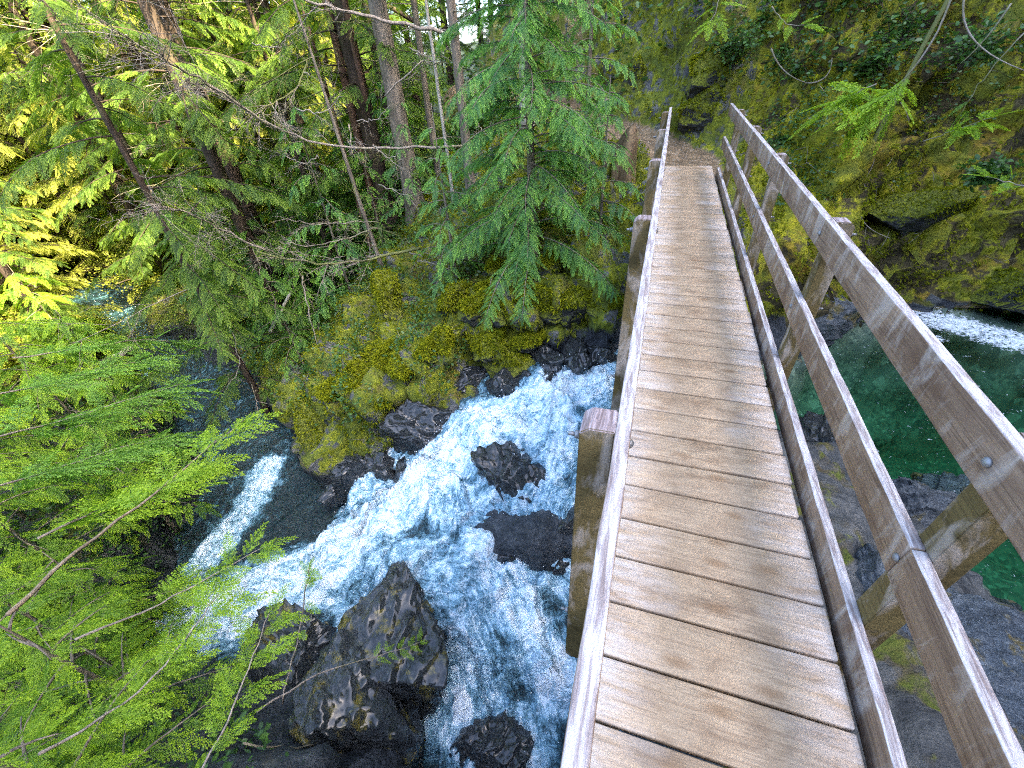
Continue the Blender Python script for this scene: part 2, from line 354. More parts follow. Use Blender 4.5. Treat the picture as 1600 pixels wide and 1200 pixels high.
SLP = itp([-400, -30, -12, -7.5, -5, -2.5, -.5, 1.4, 2.4, 3.2, 400], [.02, .06, .12, .22, .42, .50, .42, .44, 1.0, 1.5, 1.5])
CL = itp([-400, -30, -12, -6, -4, -2, -.6, .3, 1.2, 2.5, 4, 6.2, 400], [90, 30, 19, 14.5, 13, 11.4, 10.2, 9.6, 9.3, 9.2, 9.7, 9.4, 9.4])
PATH = np.array([(.42, 7.9, -.06), (.42, 8.35, -.05), (.38, 8.9, .0), (-.1, 9.35, .12), (-.9, 9.85, .3), (-1.9, 10.5, .5), (-3.5, 11.8, .8), (-5.5, 13.2, 1.1)])
def seg_dist(x, y, P):
    best = np.full(x.shape, 1e9); val = np.zeros(x.shape)
    for a, b in zip(P[:-1], P[1:]):
        d = b[:2]-a[:2]; t = np.clip(((x-a[0])*d[0]+(y-a[1])*d[1])/(d@d), 0, 1)
        r = np.hypot(x-a[0]-t*d[0], y-a[1]-t*d[1]); z = a[2]+t*(b[2]-a[2])
        m = r < best; best = np.where(m, r, best); val = np.where(m, z, val)
    return best, val
def H(x, y):
    x = np.asarray(x, float); y = np.asarray(y, float)
    fe, ne, zw = FE(x), NE(x), ZW(x)
    df = y-fe; dn = ne-y; din = np.minimum(-df, -dn)
    # far bank
    cap = np.maximum(df, 0)
    far = zw-.25+(LIP(x)+.25)*sstep(-.15, .75, df)+SLP(x)*np.clip(df-.4, 0, 14)+.12*np.clip(df-14.4, 0, 80)
    dc = y-CL(x)
    steep = itp([-400, -14, -6, -2, .5, 400], [.05, .25, .5, 1.2, 2.0, 2.0])(x)
    far = far+steep*np.clip(dc, 0, 1.7)+.5*steep*np.clip(dc-1.7, 0, 12)+.15*np.clip(dc-14, 0, 60)*sstep(-30, -5, x)
    # near bank
    lipn = itp([-30, -8, -4, -1.5, 0, .9, 4, 400], [.5, .6, .7, .8, 1.3, .35, .12, .12])(x)
    sln = itp([-30, -8, -4, -1.5, 0, 1, 2, 4, 400], [.10, .22, .45, .6, .6, .36, .20, .16, .16])(x)
    zwn = np.minimum(zw, itp([-2.5, -1.4, .3, .9], [0, -4.1, -4.1, -2.2])(x)) if True else zw
    near = zwn-.25+(lipn+.25)*sstep(-.15, .6, dn)+sln*np.clip(dn-.4, 0, 6)+(.15+.7*sstep(-22, -8, x))*np.clip(dn-6.4, 0, 16)
    near = np.minimum(near, np.maximum(-.32+.75*np.clip(-y-3, 0, 16)*sstep(-22, -8, x), -6))  # unseen rise added behind the camera to block low sky light
    # bed
    dep = np.where(x > .6, np.minimum(2.6, .12+.75*np.clip(-dn, 0, 9)+.0*x), .55)
    dep = np.minimum(dep, .1+2.2*np.clip(din, 0, 9))
    bed = np.where(x > .6, zw, np.minimum(zw, np.where((y < 2.6) & (x > -2.2), -4.0, zw)))-.1-dep
    z = np.where(df > -.15, far, np.where(dn > -.15, near, bed))
    # hill added on the right, out of frame, to keep the sun off the gorge
    shade_hill = -2.4+24.5*sstep(9, 17, x+.12*np.maximum(y, 0))+.12*np.clip(x-17, 0, 60)
    z = np.maximum(z, np.where(x > 8.0, shade_hill, -99))
    # trail beyond the bridge
    dp, zp = seg_dist(x, y, PATH)
    w = 1-sstep(.45, 1.0, dp)
    z = z*(1-w)+zp*w
    # near abutment of the bridge
    w2 = (1-sstep(.7, 1.5, np.abs(x-.42)))*sstep(.2, -.9, y)
    z = z*(1-w2)+np.minimum(-.12, z+2.5)*w2
    return z
def grid_lines(lo, hi, st, far_lo, far_hi):
    c = list(np.arange(lo, hi+1e-6, st)); s = st; a = lo; L = []
    while a > far_lo: s *= 1.16; a -= s; L.append(a)
    s = st; b = hi; R = []
    while b < far_hi: s *= 1.16; b += s; R.append(b)
    return np.array(L[::-1]+c+R)
gx = grid_lines(-9.0, 6.6, .062, -600, 400); gy = grid_lines(-1.2, 11.2, .062, -300, 600)
GX, GY = np.meshgrid(gx, gy, indexing='xy'); nx, ny = len(gx), len(gy)
GZ = H(GX.ravel(), GY.ravel()).reshape(GX.shape)
for _ in range(2):
    Z2 = GZ.copy(); Z2[1:-1, 1:-1] = (GZ[1:-1, 1:-1]*2+GZ[:-2, 1:-1]+GZ[2:, 1:-1]+GZ[1:-1, :-2]+GZ[1:-1, 2:])/6; GZ = Z2
dzx = np.gradient(GZ, gx, axis=1); dzy = np.gradient(GZ, gy, axis=0)
NRM = np.stack([-dzx, -dzy, np.ones_like(dzx)], -1); NRM /= np.linalg.norm(NRM, axis=-1)[..., None]
P3 = np.stack([GX, GY, GZ], -1).reshape(-1, 3); N3 = NRM.reshape(-1, 3)
dpth, _ = seg_dist(P3[:, 0], P3[:, 1], PATH)
onpath = 1-sstep(.35, .75, dpth)
rough_amt = (.30+.25*sstep(.75, .35, N3[:, 2]))*(1-.88*onpath)
und = (np.abs(P3[:, 0]-.42) < .75) & (P3[:, 1] < 8.4)
dist0 = np.hypot(P3[:, 0], P3[:, 1])
D1 = fbm(P3*np.array([.9, .9, 1.1]), 5)*rough_amt+ridged(P3*np.array([2.3, 2.3, 3.2])+4, 3)*.075*(1-.9*onpath)
cz = sstep(1.2, 2.4, P3[:, 0])*sstep(-.1, .2, P3[:, 1]-FE(P3[:, 0]))
q_ = (P3@np.array([.25, -.30, 1.0]))*1.35+fbm(P3*.8+3, 3)*1.3; saw = q_-np.floor(q_)
D1 = D1+cz*(.55*(saw**1.6-.45)*(.5+.5*np.clip(perlin(P3*.7+50)*1.6+.5, 0, 1))+(.5-ridged(P3*np.array([1.7, 1.7, 3.4])+20, 4))*.24+(.5-ridged(P3*np.array([4, 4, 11])+2, 2))*.06)
bz = sstep(1.6, .6, P3[:, 0])*sstep(0, .25, P3[:, 1]-FE(P3[:, 0]))*sstep(11, 8, dist0)*(1-onpath)
D1 = D1+bz*(np.abs(fbm(P3*np.array([1.2, 1.2, .9])+60, 3))*1.15-.24+(.26-np.abs(perlin(P3*2.6+7))*.6)*.55)
D1 = D1+sstep(.7, 1.0, P3[:, 0])*sstep(5.2, 4.6, P3[:, 1])*(P3[:, 1] > -1.5)*(ridged(P3*np.array([1.6, 2.6, 3])+33, 4)*.16+fbm(P3*5, 3)*.06)
D1 = np.where(dist0 > 16, fbm(P3*.18, 3)*1.2, D1)
D1 = np.where(und, np.minimum(D1, .02), D1)
P3 = P3+N3*D1[:, None]
x_, y_ = P3[:, 0], P3[:, 1]
dfa = y_-FE(x_); dna = NE(x_)-y_
above = P3[:, 2]-ZW(x_)
wet = np.where(x_ < 2.2, 1-sstep(.15, .75, above), 1-sstep(-.05, .25, above))
wet = np.maximum(wet, np.where((x_ > -8) & (x_ < -1) & (dna > -.5) & (dna < 1.0), .6, 0))
red = np.exp(-((x_+1.9)**2/1.6+(y_-13.4)**2/3.0))
dirt = np.maximum(onpath*1.0, red*1.1)
dirt = np.maximum(dirt, .42*sstep(8, 14, dist0))
mossy = np.where(dfa > -.2, .62, .35)
mossy = np.where((x_ > 1.6) & (dfa > -.2), .47+.16*sstep(.2, .8, N3[:, 2])+.06*(above > .9), mossy)
mossy = np.where((x_ > .9) & (dna > -.2) & (y_ < 5), .33, mossy)
mossy = np.where(above < -.1, .0, mossy)
bedm = (x_ > .7) & (above < -.03) & (dfa < .2)
wet = np.where(bedm, 0, wet); dirt = np.where(bedm, .95, dirt)
idx = np.arange(nx*ny).reshape(ny, nx)
Q = np.stack([idx[:-1, :-1], idx[:-1, 1:], idx[1:, 1:], idx[1:, :-1]], -1).reshape(-1, 4)
qx = x_[Q].mean(1); qy = y_[Q].mean(1); qd = dpth[Q].mean(1)
is_path = (qd < .55) & (qx < 1.6)
is_cliff = (qx > 1.3) & (qy-FE(qx) > .0) & (qy > 5) & ~is_path
def sub_mesh(name, mask, mat='ground'):
    q = Q[mask]; u, inv = np.unique(q, return_inverse=True); mb = MB()
    mb.add(P3[u], inv.reshape(-1, 4), wet=wet[u], dirt=dirt[u], mossy=mossy[u])
    return mb.build(name, M[mat], smooth=True)
is_bed = bedm[Q].mean(1) > .5
tag(sub_mesh('ground', ~is_path & ~is_cliff & ~is_bed), kind='structure')
tag(sub_mesh('pool_bed', is_bed & ~is_path, 'bed'), kind='structure')
tag(sub_mesh('path', is_path), kind='structure')
tag(sub_mesh('cliff', is_cliff & ~is_bed, 'cliff'), kind='structure')
def ground_z(x, y): return float(H(np.array([x]), np.array([y]))[0])

# ------------------------------------------------------------------ water
LV = np.array([(.6, 5.2, -2.2), (-.2, 5.0, -2.2), (-.6, 4.5, -2.32), (-1.0, 5.3, -2.35), (-1.6, 4.2, -2.62), (-1.2, 3.5, -2.75), (-.6, 3.5, -2.75), (-2.4, 3.2, -3.05), (-2.8, 2.7, -3.3),
               (-3.5, 2.3, -3.7), (-4.2, 1.8, -4.1), (-5.4, 1.2, -4.42), (-5.2, 3.0, -4.45), (-4.5, 2.9, -4.4), (-6.5, 3, -4.47), (-8, 4.2, -4.5), (-8, 2, -4.5), (-12, 5.6, -4.68), (-13, 4, -4.7), (-11, 3.5, -4.65),
               (-1.6, 2.5, -3.15), (-1.0, 2.3, -3.4), (-.6, 1.9, -3.62), (-.4, 1.2, -3.98), (-.3, .5, -4.12), (-1.0, .9, -4.05), (0, 2.0, -3.7), (.2, 3.3, -2.9), (-3.6, 3.4, -3.6), (-3.2, 1.2, -4.0)])
def wlevel(x, y):
    d = (x[:, None]-LV[None, :, 0])**2+(y[:, None]-LV[None, :, 1])**2+.02
    w = d**-2.2; return (w*LV[None, :, 2]).sum(1)/w.sum(1)
def px_line(pts): return np.array([at_z(a, b, c) for a, b, c in pts])
FOAM = [  # centre line in the world, width, strength
    (px_line([(905, 600, -2.25), (830, 640, -2.5), (735, 690, -2.8), (640, 775, -3.25), (560, 850, -3.65), (470, 915, -4.05), (380, 950, -4.3), (270, 975, -4.42)]), .84, 1.0),
    (px_line([(700, 660, -2.75), (640, 740, -3.1), (570, 810, -3.5), (480, 890, -4.0)]), .42, .95),
    (px_line([(860, 600, -2.35), (885, 690, -2.6), (852, 780, -2.95), (838, 805, -3.0)]), .34, .95),
    (px_line([(700, 750, -3.0), (690, 850, -3.15), (640, 880, -3.4)]), .35, .62),
    (px_line([(440, 705, -4.45), (395, 790, -4.45), (345, 860, -4.45), (290, 940, -4.43)]), .42, .9),
    (px_line([(690, 868, -3.25), (745, 878, -3.35), (775, 885, -3.4), (800, 930, -3.5), (835, 1010, -3.7), (865, 1080, -3.9), (870, 1180, -4.05)]), .45, .95),
    (px_line([(860, 960, -3.65), (880, 1060, -3.9)]), .42, .85),
    (px_line([(715, 1060, -4.05), (728, 1120, -4.06), (715, 1190, -4.06)]), .16, 1.35),
    (px_line([(250, 588, -4.62), (215, 586, -4.66)]), .2, .6),
]
wx = np.concatenate([np.arange(-20, -7, .08), np.arange(-7.0, .66, .034)]); wy = np.concatenate([np.arange(-.6, 6.4, .034), np.arange(6.4, 11, .08)])
WX, WY = np.meshgrid(wx, wy); X1, Y1 = WX.ravel(), WY.ravel()
WZ = wlevel(X1, Y1)
foam = np.zeros(len(X1)); fbest = np.full(len(X1), 1e9); fu = np.zeros(len(X1)); fv = np.zeros(len(X1))
nzf = fbm(np.stack([X1*2.2, Y1*2.2, 0*X1], 1), 3)
for L, w, s in FOAM:
    d, _ = seg_dist(X1, Y1, L)
    cl_ = np.concatenate([[0], np.cumsum(np.linalg.norm(np.diff(L[:, :2], axis=0), axis=1))])
    _, s_ = seg_dist(X1, Y1, np.column_stack([L[:, :2], cl_]))
    take = d/w < fbest; fbest = np.where(take, d/w, fbest); fu = np.where(take, s_+len(cl_)*3.1, fu); fv = np.where(take, d, fv)
    fade = np.ones(len(X1)) if w > .6 else sstep(-.15, .45, s_+nzf*.25)*sstep(-.15, .45, cl_[-1]-s_+nzf*.25)
    foam = np.maximum(foam, 0.90*s*fade*(1-sstep(.35, 1.25, d/w+nzf*.35)))
for qx_, qy_, qz_, qr_ in ((808, 745, -2.8, .50), (872, 830, -3.1, .48), (800, 855, -3.2, .55), (710, 800, -3.25, .34), (655, 690, -3.1, .62), (575, 745, -3.6, .6), (775, 1185, -4.05, .5), (640, 1010, -3.8, .95)):
    c_ = at_z(qx_, qy_, qz_); d = np.hypot(X1-c_[0], Y1-c_[1]); foam = np.maximum(foam, .72*(1-sstep(qr_, qr_+.30, d+nzf*.22)))
speed = sstep(-4.4, -3.9, WZ)*.5
foam = np.maximum(foam, .58*speed+.14+.16*sstep(-5, -6.5, X1))
pp = np.stack([X1, Y1, WZ], 1)
fl = np.stack([fu*2.2, fv*6.5, 0*fu], 1)
turb = ridged(pp*np.array([3.2, 3.2, 2]), 3)*.065+ridged(fl, 3)*.055+ridged(pp*8.0+3, 3)*.060+perlin(pp*20)*.020
turb = turb+.045*np.sin(fu*6.0+nzf*5+perlin(pp*1.5)*3)*sstep(-4.35, -4.0, WZ)
WZ = WZ+turb*(.42+1.15*np.clip(foam, 0, 1))+fbm(pp*1.1, 2)*.05
jit = np.stack([perlin(pp*7+40), perlin(pp*7+80)], 1)*.03*np.clip(foam, 0, 1)[:, None]
WV = np.stack([X1+jit[:, 0], Y1+jit[:, 1], WZ], 1)
iw = np.arange(WX.size).reshape(WX.shape); WQ = np.stack([iw[:-1, :-1], iw[:-1, 1:], iw[1:, 1:], iw[1:, :-1]], -1).reshape(-1, 4)
mb = MB(); keep = (Y1[WQ].mean(1) < FE(X1[WQ].mean(1))+.9) & (Y1[WQ].mean(1) > NE(X1[WQ].mean(1))-.9) 
u, inv = np.unique(WQ[keep], return_inverse=True)
mb.add(WV[u], inv.reshape(-1, 4), foam=foam[u], fu=fu[u], fv=fv[u]); tag(mb.build('creek_water', M['creek'], smooth=True), kind='structure')
# the emerald pool, a closed body
qx1 = np.arange(.62, 9.6, .07); qy1 = np.arange(.2, 9.4, .07); PX, PY = np.meshgrid(qx1, qy1); X2, Y2 = PX.ravel(), PY.ravel()
p2 = np.stack([X2, Y2, 0*X2], 1)
Z2 = -2.2+fbm(p2*1.6, 3)*.010
pf = np.zeros(len(X2))
for L, w, s in [(px_line([(1435, 492, -2.2), (1500, 508, -2.2), (1560, 525, -2.2), (1640, 548, -2.2), (1720, 600, -2.2)]), .46, .70),
                (px_line([(1425, 520, -2.2), (1470, 530, -2.2)]), .12, .6)]:
    d, _ = seg_dist(X2, Y2, L); pf = np.maximum(pf, s*(1-sstep(.4, 1.25, d/w)))
n2y, n2x = PX.shape; i2 = np.arange(PX.size).reshape(PX.shape)
top = np.stack([i2[:-1, :-1], i2[:-1, 1:], i2[1:, 1:], i2[1:, :-1]], -1).reshape(-1, 4)
border = np.concatenate([i2[0, :], i2[1:, -1], i2[-1, -2::-1], i2[-2:0:-1, 0]])
nb = len(border); lowv = np.stack([X2[border], Y2[border], np.full(nb, -6.0)], 1)
V = np.concatenate([np.stack([X2, Y2, Z2], 1), lowv]); off = len(X2)
k = np.arange(nb); k2 = (k+1) % nb
side = np.stack([border[k2], border[k], off+k, off+k2], 1)
mb = MB(); mb.add(V, [top, side, (off+np.arange(nb))[::-1]], foam=np.concatenate([pf, np.zeros(nb)])); tag(mb.build('pool_water', M['pool'], smooth=False), kind='structure')

# ------------------------------------------------------------------ the footbridge
BR = empty('footbridge', (0, 0, 0), 'weathered wooden plank footbridge with three-board railings crossing the white creek', 'bridge')
X0, X1B = -.010, .795
mb = MB(); pitch = .1901; y = -2.05; rr = np.random.RandomState(3); i = 0
while y < 8.22:
    w = pitch-.0085-rr.rand()*.004
    board(mb, (X0+rr.uniform(-.004, .004), y+pitch/2, -.02+rr.uniform(-.0015, .0015)), (X1B+rr.uniform(-.008, .006), y+pitch/2+rr.uniform(-.0015, .0015), -.02+rr.uniform(-.0015, .0015)), (0, 1, 0), (0, 0, 1), w, .038, .004, 7, .0008, i, plank=rr.rand())
    y += pitch; i += 1
mb.build('deck', M['deck'], BR)
for sx in (.062, .69):
    mb = MB(); board(mb, (sx, -2.1, -.195), (sx, 8.25, -.195), (1, 0, 0), (0, 0, 1), .13, .30, .008, 20, .002, 4, plank=rr.rand()); mb.build('stringer', M['stringer'], BR)
def rail(name, x, zc, h, cuts, mat=M['rail'], w=.038):
    for a, b in zip(cuts[:-1], cuts[1:]):
        mb = MB(); board(mb, (x+rr.uniform(-.0015, .0015), a+.002, zc), (x+rr.uniform(-.0015, .0015), b-.002, zc), (1, 0, 0), (0, 0, 1), w, h, .0045, int((b-a)/.09)+3, .0022, int(a*10+x*7), plank=rr.rand()); mb.build(name, mat, BR)
XL, XR = .004, .850
rail('top_rail', XR, .835, .142, [-2.0, 2.56, 8.05]); rail('mid_rail', XR, .415, .142, [-2.0, .945, 4.25, 8.0]); rail('kick_rail', XR, .008, .142, [-2.0, 2.56, 4.25, 7.9])
rail('top_rail', XL, .835, .142, [-2.0, 4.02, 7.8]);

def post(x, yc, out):
    mb = MB(); w = .088
    zt, zb = .905, -.56; s = out
    xi, xo = x, x+s*w; c = .020
    prof = [(xi, zb), (xo-s*c*1.3, zb), (xo, zb+c), (xo, zt-c), (xo-s*c*1.2, zt), (xi, zt)]
    n = len(prof); y0, y1 = yc-w/2, yc+w/2; e = .004
    V = [(px, yy, pz) for yy in (y0, y1) for px, pz in prof]
    f0 = list(range(n)); f1 = list(range(2*n-1, n-1, -1))
    if s > 0: f0, f1 = f0, f1
    q = [[i, (i+1) % n, n+(i+1) % n, n+i] for i in range(n)]
    import bmesh
    bm = bmesh.new(); vs = [bm.verts.new(v) for v in V]
    for f in [f0, f1]+[r[::-1] for r in q]: bm.faces.new([vs[i] for i in f])
    bmesh.ops.recalc_face_normals(bm, faces=bm.faces)
    bmesh.ops.bevel(bm, geom=bm.edges[:], offset=.0035, segments=2, affect='EDGES')
    me = bpy.data.meshes.new('post'); bm.to_mesh(me); bm.free(); me.materials.append(M['post'])
    me.attributes.new('plank', 'FLOAT', 'POINT').data.foreach_set('value', np.full(len(me.vertices), rr.rand(), np.float32))
    o = bpy.data.objects.new('post', me); COL.objects.link(o); o.parent = BR
    # carriage bolts: domed head on the inner face of the rail, threaded end outside
    for zz in ((.835, .415, -.2) if s > 0 else (.835, -.2)):
        mb = MB(); xin = x-s*.0385 if zz > 0 else x
        th = np.linspace(0, PI/2, 5)
        tube(mb, [(xin-s*.011*math.sin(q_), yc, zz) for q_ in th], [max(.0015, .014*math.cos(q_)) for q_ in th], 10)
        tube(mb, [(xin-s*.002, yc, zz), (xo+s*.002, yc, zz)], .005, 8); tube(mb, [(xo, yc, zz), (xo+s*.004, yc, zz)], .016, 12); tube(mb, [(xo+s*.004, yc, zz), (xo+s*.016, yc, zz)], .012, 6); tube(mb, [(xo+s*.016, yc, zz), (xo+s*.034, yc, zz)], .006, 8)
        mb.build('bolt', M['bolt'], o, True)
for yy in (-.78, .812, 2.485, 4.02, 5.62, 7.2): post(-.0155, yy, -1)
for yy in (-.7, .955, 2.56, 4.25, 5.75, 7.25): post(.8695, yy, 1)

# ------------------------------------------------------------------ rocks
def ico(sub):
    import bmesh
    bm = bmesh.new(); bmesh.ops.create_icosphere(bm, subdivisions=sub, radius=1); bm.verts.ensure_lookup_table()
    v = np.array([x.co[:] for x in bm.verts]); f = np.array([[q.index for q in x.verts] for x in bm.faces]); bm.free(); return v, f
ICO = {k: ico(k) for k in (2, 3, 5, 6)}
ROCK_PTS = []
def rock(name, loc, size, mat, label, seed, rz=0, cat='rock', group=None, sub=6, rough=1.0, tilt=(0, 0)):
    v, f = ICO[sub]; v = v.copy(); r = np.random.RandomState(seed)
    for _ in range(16):     # planar fracture faces
        n = r.normal(size=3); n /= np.linalg.norm(n); d = r.uniform(.42, .80); s = v@n-d
        v -= np.where(s > 0, s*.97, 0)[:, None]*n
    sz = np.array(size, float)*1.2
    w = v*sz; o = seed*7.7
    nn = v/np.linalg.norm(v, axis=1)[:, None]
    w_ = w@np.array(Matrix.Rotation(.6+seed, 3, 'X') @ Matrix.Rotation(seed*1.7, 3, 'Y')); st_ = w_[:, 2]*5.5+fbm(w*2+o, 3)*1.6; disp = fbm(w*1.6+o, 4)*.15*sz.mean()+((st_-np.floor(st_))**2-.33)*.055*(mat is not M['moss_rock'])+(.5-ridged(w_*np.array([1.3, 2.6, 5.0])+o, 4))*.055*rough+(.5-ridged(w_*np.array([3, 12, 20])+o, 3))*.020*rough+fbm(w*14+o, 3)*.022*rough
    w = w+nn*disp[:, None]
    R = (Matrix.Rotation(rz, 3, 'Z') @ Matrix.Rotation(tilt[0], 3, 'X') @ Matrix.Rotation(tilt[1], 3, 'Y'))
    w = w@np.array(R).T
    if mat is M['moss_rock']: ROCK_PTS.append((w+np.array(loc), nn@np.array(R).T))
    mb = MB(); mb.add(w, f); ob = mb.build(name, mat, None, True); ob.location = [float(q) for q in loc]
    return tag(ob, label, cat, group)
W_, RG, LR, BRK, MR = M['wet_rock'], M['ridge_rock'], M['lichen_rock'], M['blue_rock'], M['moss_rock']
rock('boulder', at_z(806, 742, -2.85), (.56, .50, .56), W_, 'black wet boulder standing alone in the middle of the white chute', 1, .3)
rock('boulder', at_z(872, 825, -3.2)+np.array([0, 0, -.1]), (.30, .75, .62), W_, 'tall dark rock beside the left railing post below the falls', 2, .1)
rock('rock_slab', at_z(790, 855, -3.3), (.50, .42, .30), W_, 'low black slab washed by water below the lone boulder', 3, .5)
rock('rock_slab', at_z(710, 800, -3.25), (.38, .30, .26), W_, 'half submerged dark rock showing through the chute water', 4, .9)
rock('rock_ridge', at_z(640, 1010, -3.65), (.62, 1.05, .75), RG, 'large streaked black rock ridge parting the two chutes', 5, .55, sub=6)
rock('rock_ridge', at_z(560, 1120, -3.6), (.70, .75, .85), RG, 'dark rock face with yellow moss streaks below the cedar sprays', 6, .9, sub=6)
rock('rock_ridge', at_z(470, 1030, -4.1), (.80, .55, .70), RG, 'shaded black rock at the foot of the main chute', 7, .2)
rock('boulder', at_z(775, 1185, -4.1), (.48, .40, .35), W_, 'dark rock at the bottom edge under the small chute', 8, .2)
rock('bank_rock', at_z(655, 690, -3.15)+np.array([.0, .22, -.05]), (.62, .42, .55), W_, 'wet black rock shelf under the moss along the chute', 9, .75, sub=6)
rock('bank_rock', at_z(575, 745, -3.6)+np.array([0, .2, -.1]), (.55, .36, .6), W_, 'wet black rock wall beside the lower chute edge', 10, .75)
rock('bank_rock', at_z(725, 615, -2.7)+np.array([0, .25, -.05]), (.5, .38, .45), W_, 'dark rock tangled with twigs above the falls lip', 11, .5)
rock('bank_rock', at_z(525, 775, -4.2)+np.array([0, .22, 0]), (.4, .28, .38), W_, 'small black rock at the corner of the calm backwater', 12, .5)
rock('mossy_boulder', at_z(505, 690, -3.75)+np.array([0, .35, 0]), (.66, .62, .84), MR, 'big rounded boulder under a thick yellow-green moss cap', 13, .3, sub=6)
rock('mossy_boulder', at_z(585, 500, -1.7)+np.array([0, .5, 0]), (.32, .34, .52), MR, 'upright moss-clad lump on the bank above the fern slope', 14, .3)
rock('mossy_boulder', at_z(775, 580, -2.25)+np.array([0, .35, 0]), (.45, .40, .42), MR, 'bright mossy rock overhanging the top of the chute', 15, .3)
rock('mossy_boulder', at_z(660, 575, -2.45)+np.array([0, .4, 0]), (.55, .42, .50), MR, 'mossy ledge rock with dark hollow below it', 16, .6)
rock('mossy_boulder', at_z(880, 520, -1.9)+np.array([0, .45, 0]), (.60, .45, .62), MR, 'dark mossy rock in the shade beneath the young cedar', 17, .1)
rock('abutment_rock', at_z(1285, 490, -1.75)+np.array([.0, .25, -.1]), (.62, .62, .62), LR, 'grey rock with yellow lichen holding the far end of the bridge', 20, .4, sub=6)
rock('abutment_rock', at_z(1222, 425, -1.1)+np.array([0, .5, 0]), (.55, .5, .6), LR, 'mottled rock behind the railing below the far bridge end', 21, .2)
rock('boulder', at_z(1285, 715, -2.2), (.30, .52, .42), W_, 'dark wet rock between the kick rail and the green pool', 22, .35)
rock('boulder', at_z(1345, 810, -2.0), (.35, .32, .28), LR, 'small grey stone at the near edge of the pool', 23, .7)
rock('boulder', at_z(1440, 790, -2.2), (.46, .30, .26), LR, 'orange-topped rock at the pool edge seen under the top rail', 24, .4)
rock('rock_slab', at_z(1385, 900, -2.1), (.5, .5, .42), LR, 'lichen-spotted slab between the two lower rails', 25, .8)
rock('rock_slab', at_z(1450, 1070, -1.75), (.95, 1.05, .55), BRK, 'broad blue-grey bedrock slab with a yellow moss patch', 26, .5, sub=6)
rock('rock_slab', at_z(1530, 1050, -2.0), (.36, .9, .42), BRK, 'long sloping grey rock at the edge of the pebbly shallows', 27, .75, sub=6)
rock('rock_slab', at_z(1620, 1190, -1.8), (.8, .7, .45), BRK, 'grey rock in the lower right corner behind the rails', 28, .2)
rock('boulder', at_z(1480, 765, -2.4), (.42, .25, .25), BRK, 'sunken pale stone breaking the pool surface by the post', 29, .2)
rock('mossy_boulder', at_z(1590, 470, -1.9)+np.array([0, .3, 0]), (.7, .5, .4), MR, 'flat mossy rock above the foam line at the right edge', 31, -.2, sub=6)
rock('mossy_boulder', at_d(1120, 120, 9.9)+np.array([0, .1, 0]), (.75, .6, .62), MR, 'mossy root mound overhanging the trail at the far end of the bridge', 32, .2, sub=6)
rock('mossy_boulder', at_d(1090, 185, 9.75)+np.array([0, .2, 0]), (.55, .45, .55), MR, 'moss-green mound right behind the end of the bridge deck', 33, .2, sub=6)
rock('mossy_boulder', at_d(1000, 130, 11.2), (.7, .6, .8), MR, 'golden mossy bank lump left of the root mound above the trail', 34, .6, sub=6)
rock('mossy_boulder', at_d(1420, 330, 9.4), (.9, .45, .42), MR, 'mossy ledge halfway up the cliff behind the railing post', 36, -.1, sub=6)

rq = np.random.RandomState(44)
for k_ in range(15):
    x = -4.5+4.1*(k_+rq.rand()*.7)/15; y = float(FE(np.array([x]))[0])+rq.uniform(-.12, .12)
    rock('bank_rock', (x, y, float(ZW(np.array([x]))[0])+rq.uniform(.0, .25)), (rq.uniform(.28, .50), rq.uniform(.18, .30), rq.uniform(.22, .40)), W_, 'wet black rock lining the foot of the mossy bank', 120+k_, rq.uniform(0, 3), group='black rocks along the foot of the moss', sub=5)
for k_ in range(24):
    x = rq.uniform(-5.0, -.5); y = float(FE(np.array([x]))[0])+rq.uniform(.25, 1.5); s_ = rq.uniform(.15, .36)
    rock('mossy_boulder', (x, y, ground_z(x, y)+rq.uniform(.0, .16)), (s_*rq.uniform(.9, 1.5), s_, s_*rq.uniform(.8, 1.3)), MR, 'moss hummock bulging from the steep bank above the chute', 150+k_, rq.uniform(0, 3), group='moss hummocks on the far bank', sub=5)
# pebbles in the shallows: nobody could count them
mb = MB(); v, f = ICO[2]; r = np.random.RandomState(5)
for _ in range(900):
    x, y = r.uniform(2.2, 5.2), r.uniform(1.6, 4.6)
    z = ground_z(x, y)
    if z > -2.15 or z < -3.2: continue
    s = r.uniform(.03, .11); mb.add(v*np.array([s*r.uniform(.8, 1.5), s, s*.6])+np.array([x, y, z+.04])+perlin(v*2+_)[:, None]*v*s*.3, f, tint=r.rand()**2)
tag(mb.build('pebbles', M['pebble'], None, True), kind='stuff')

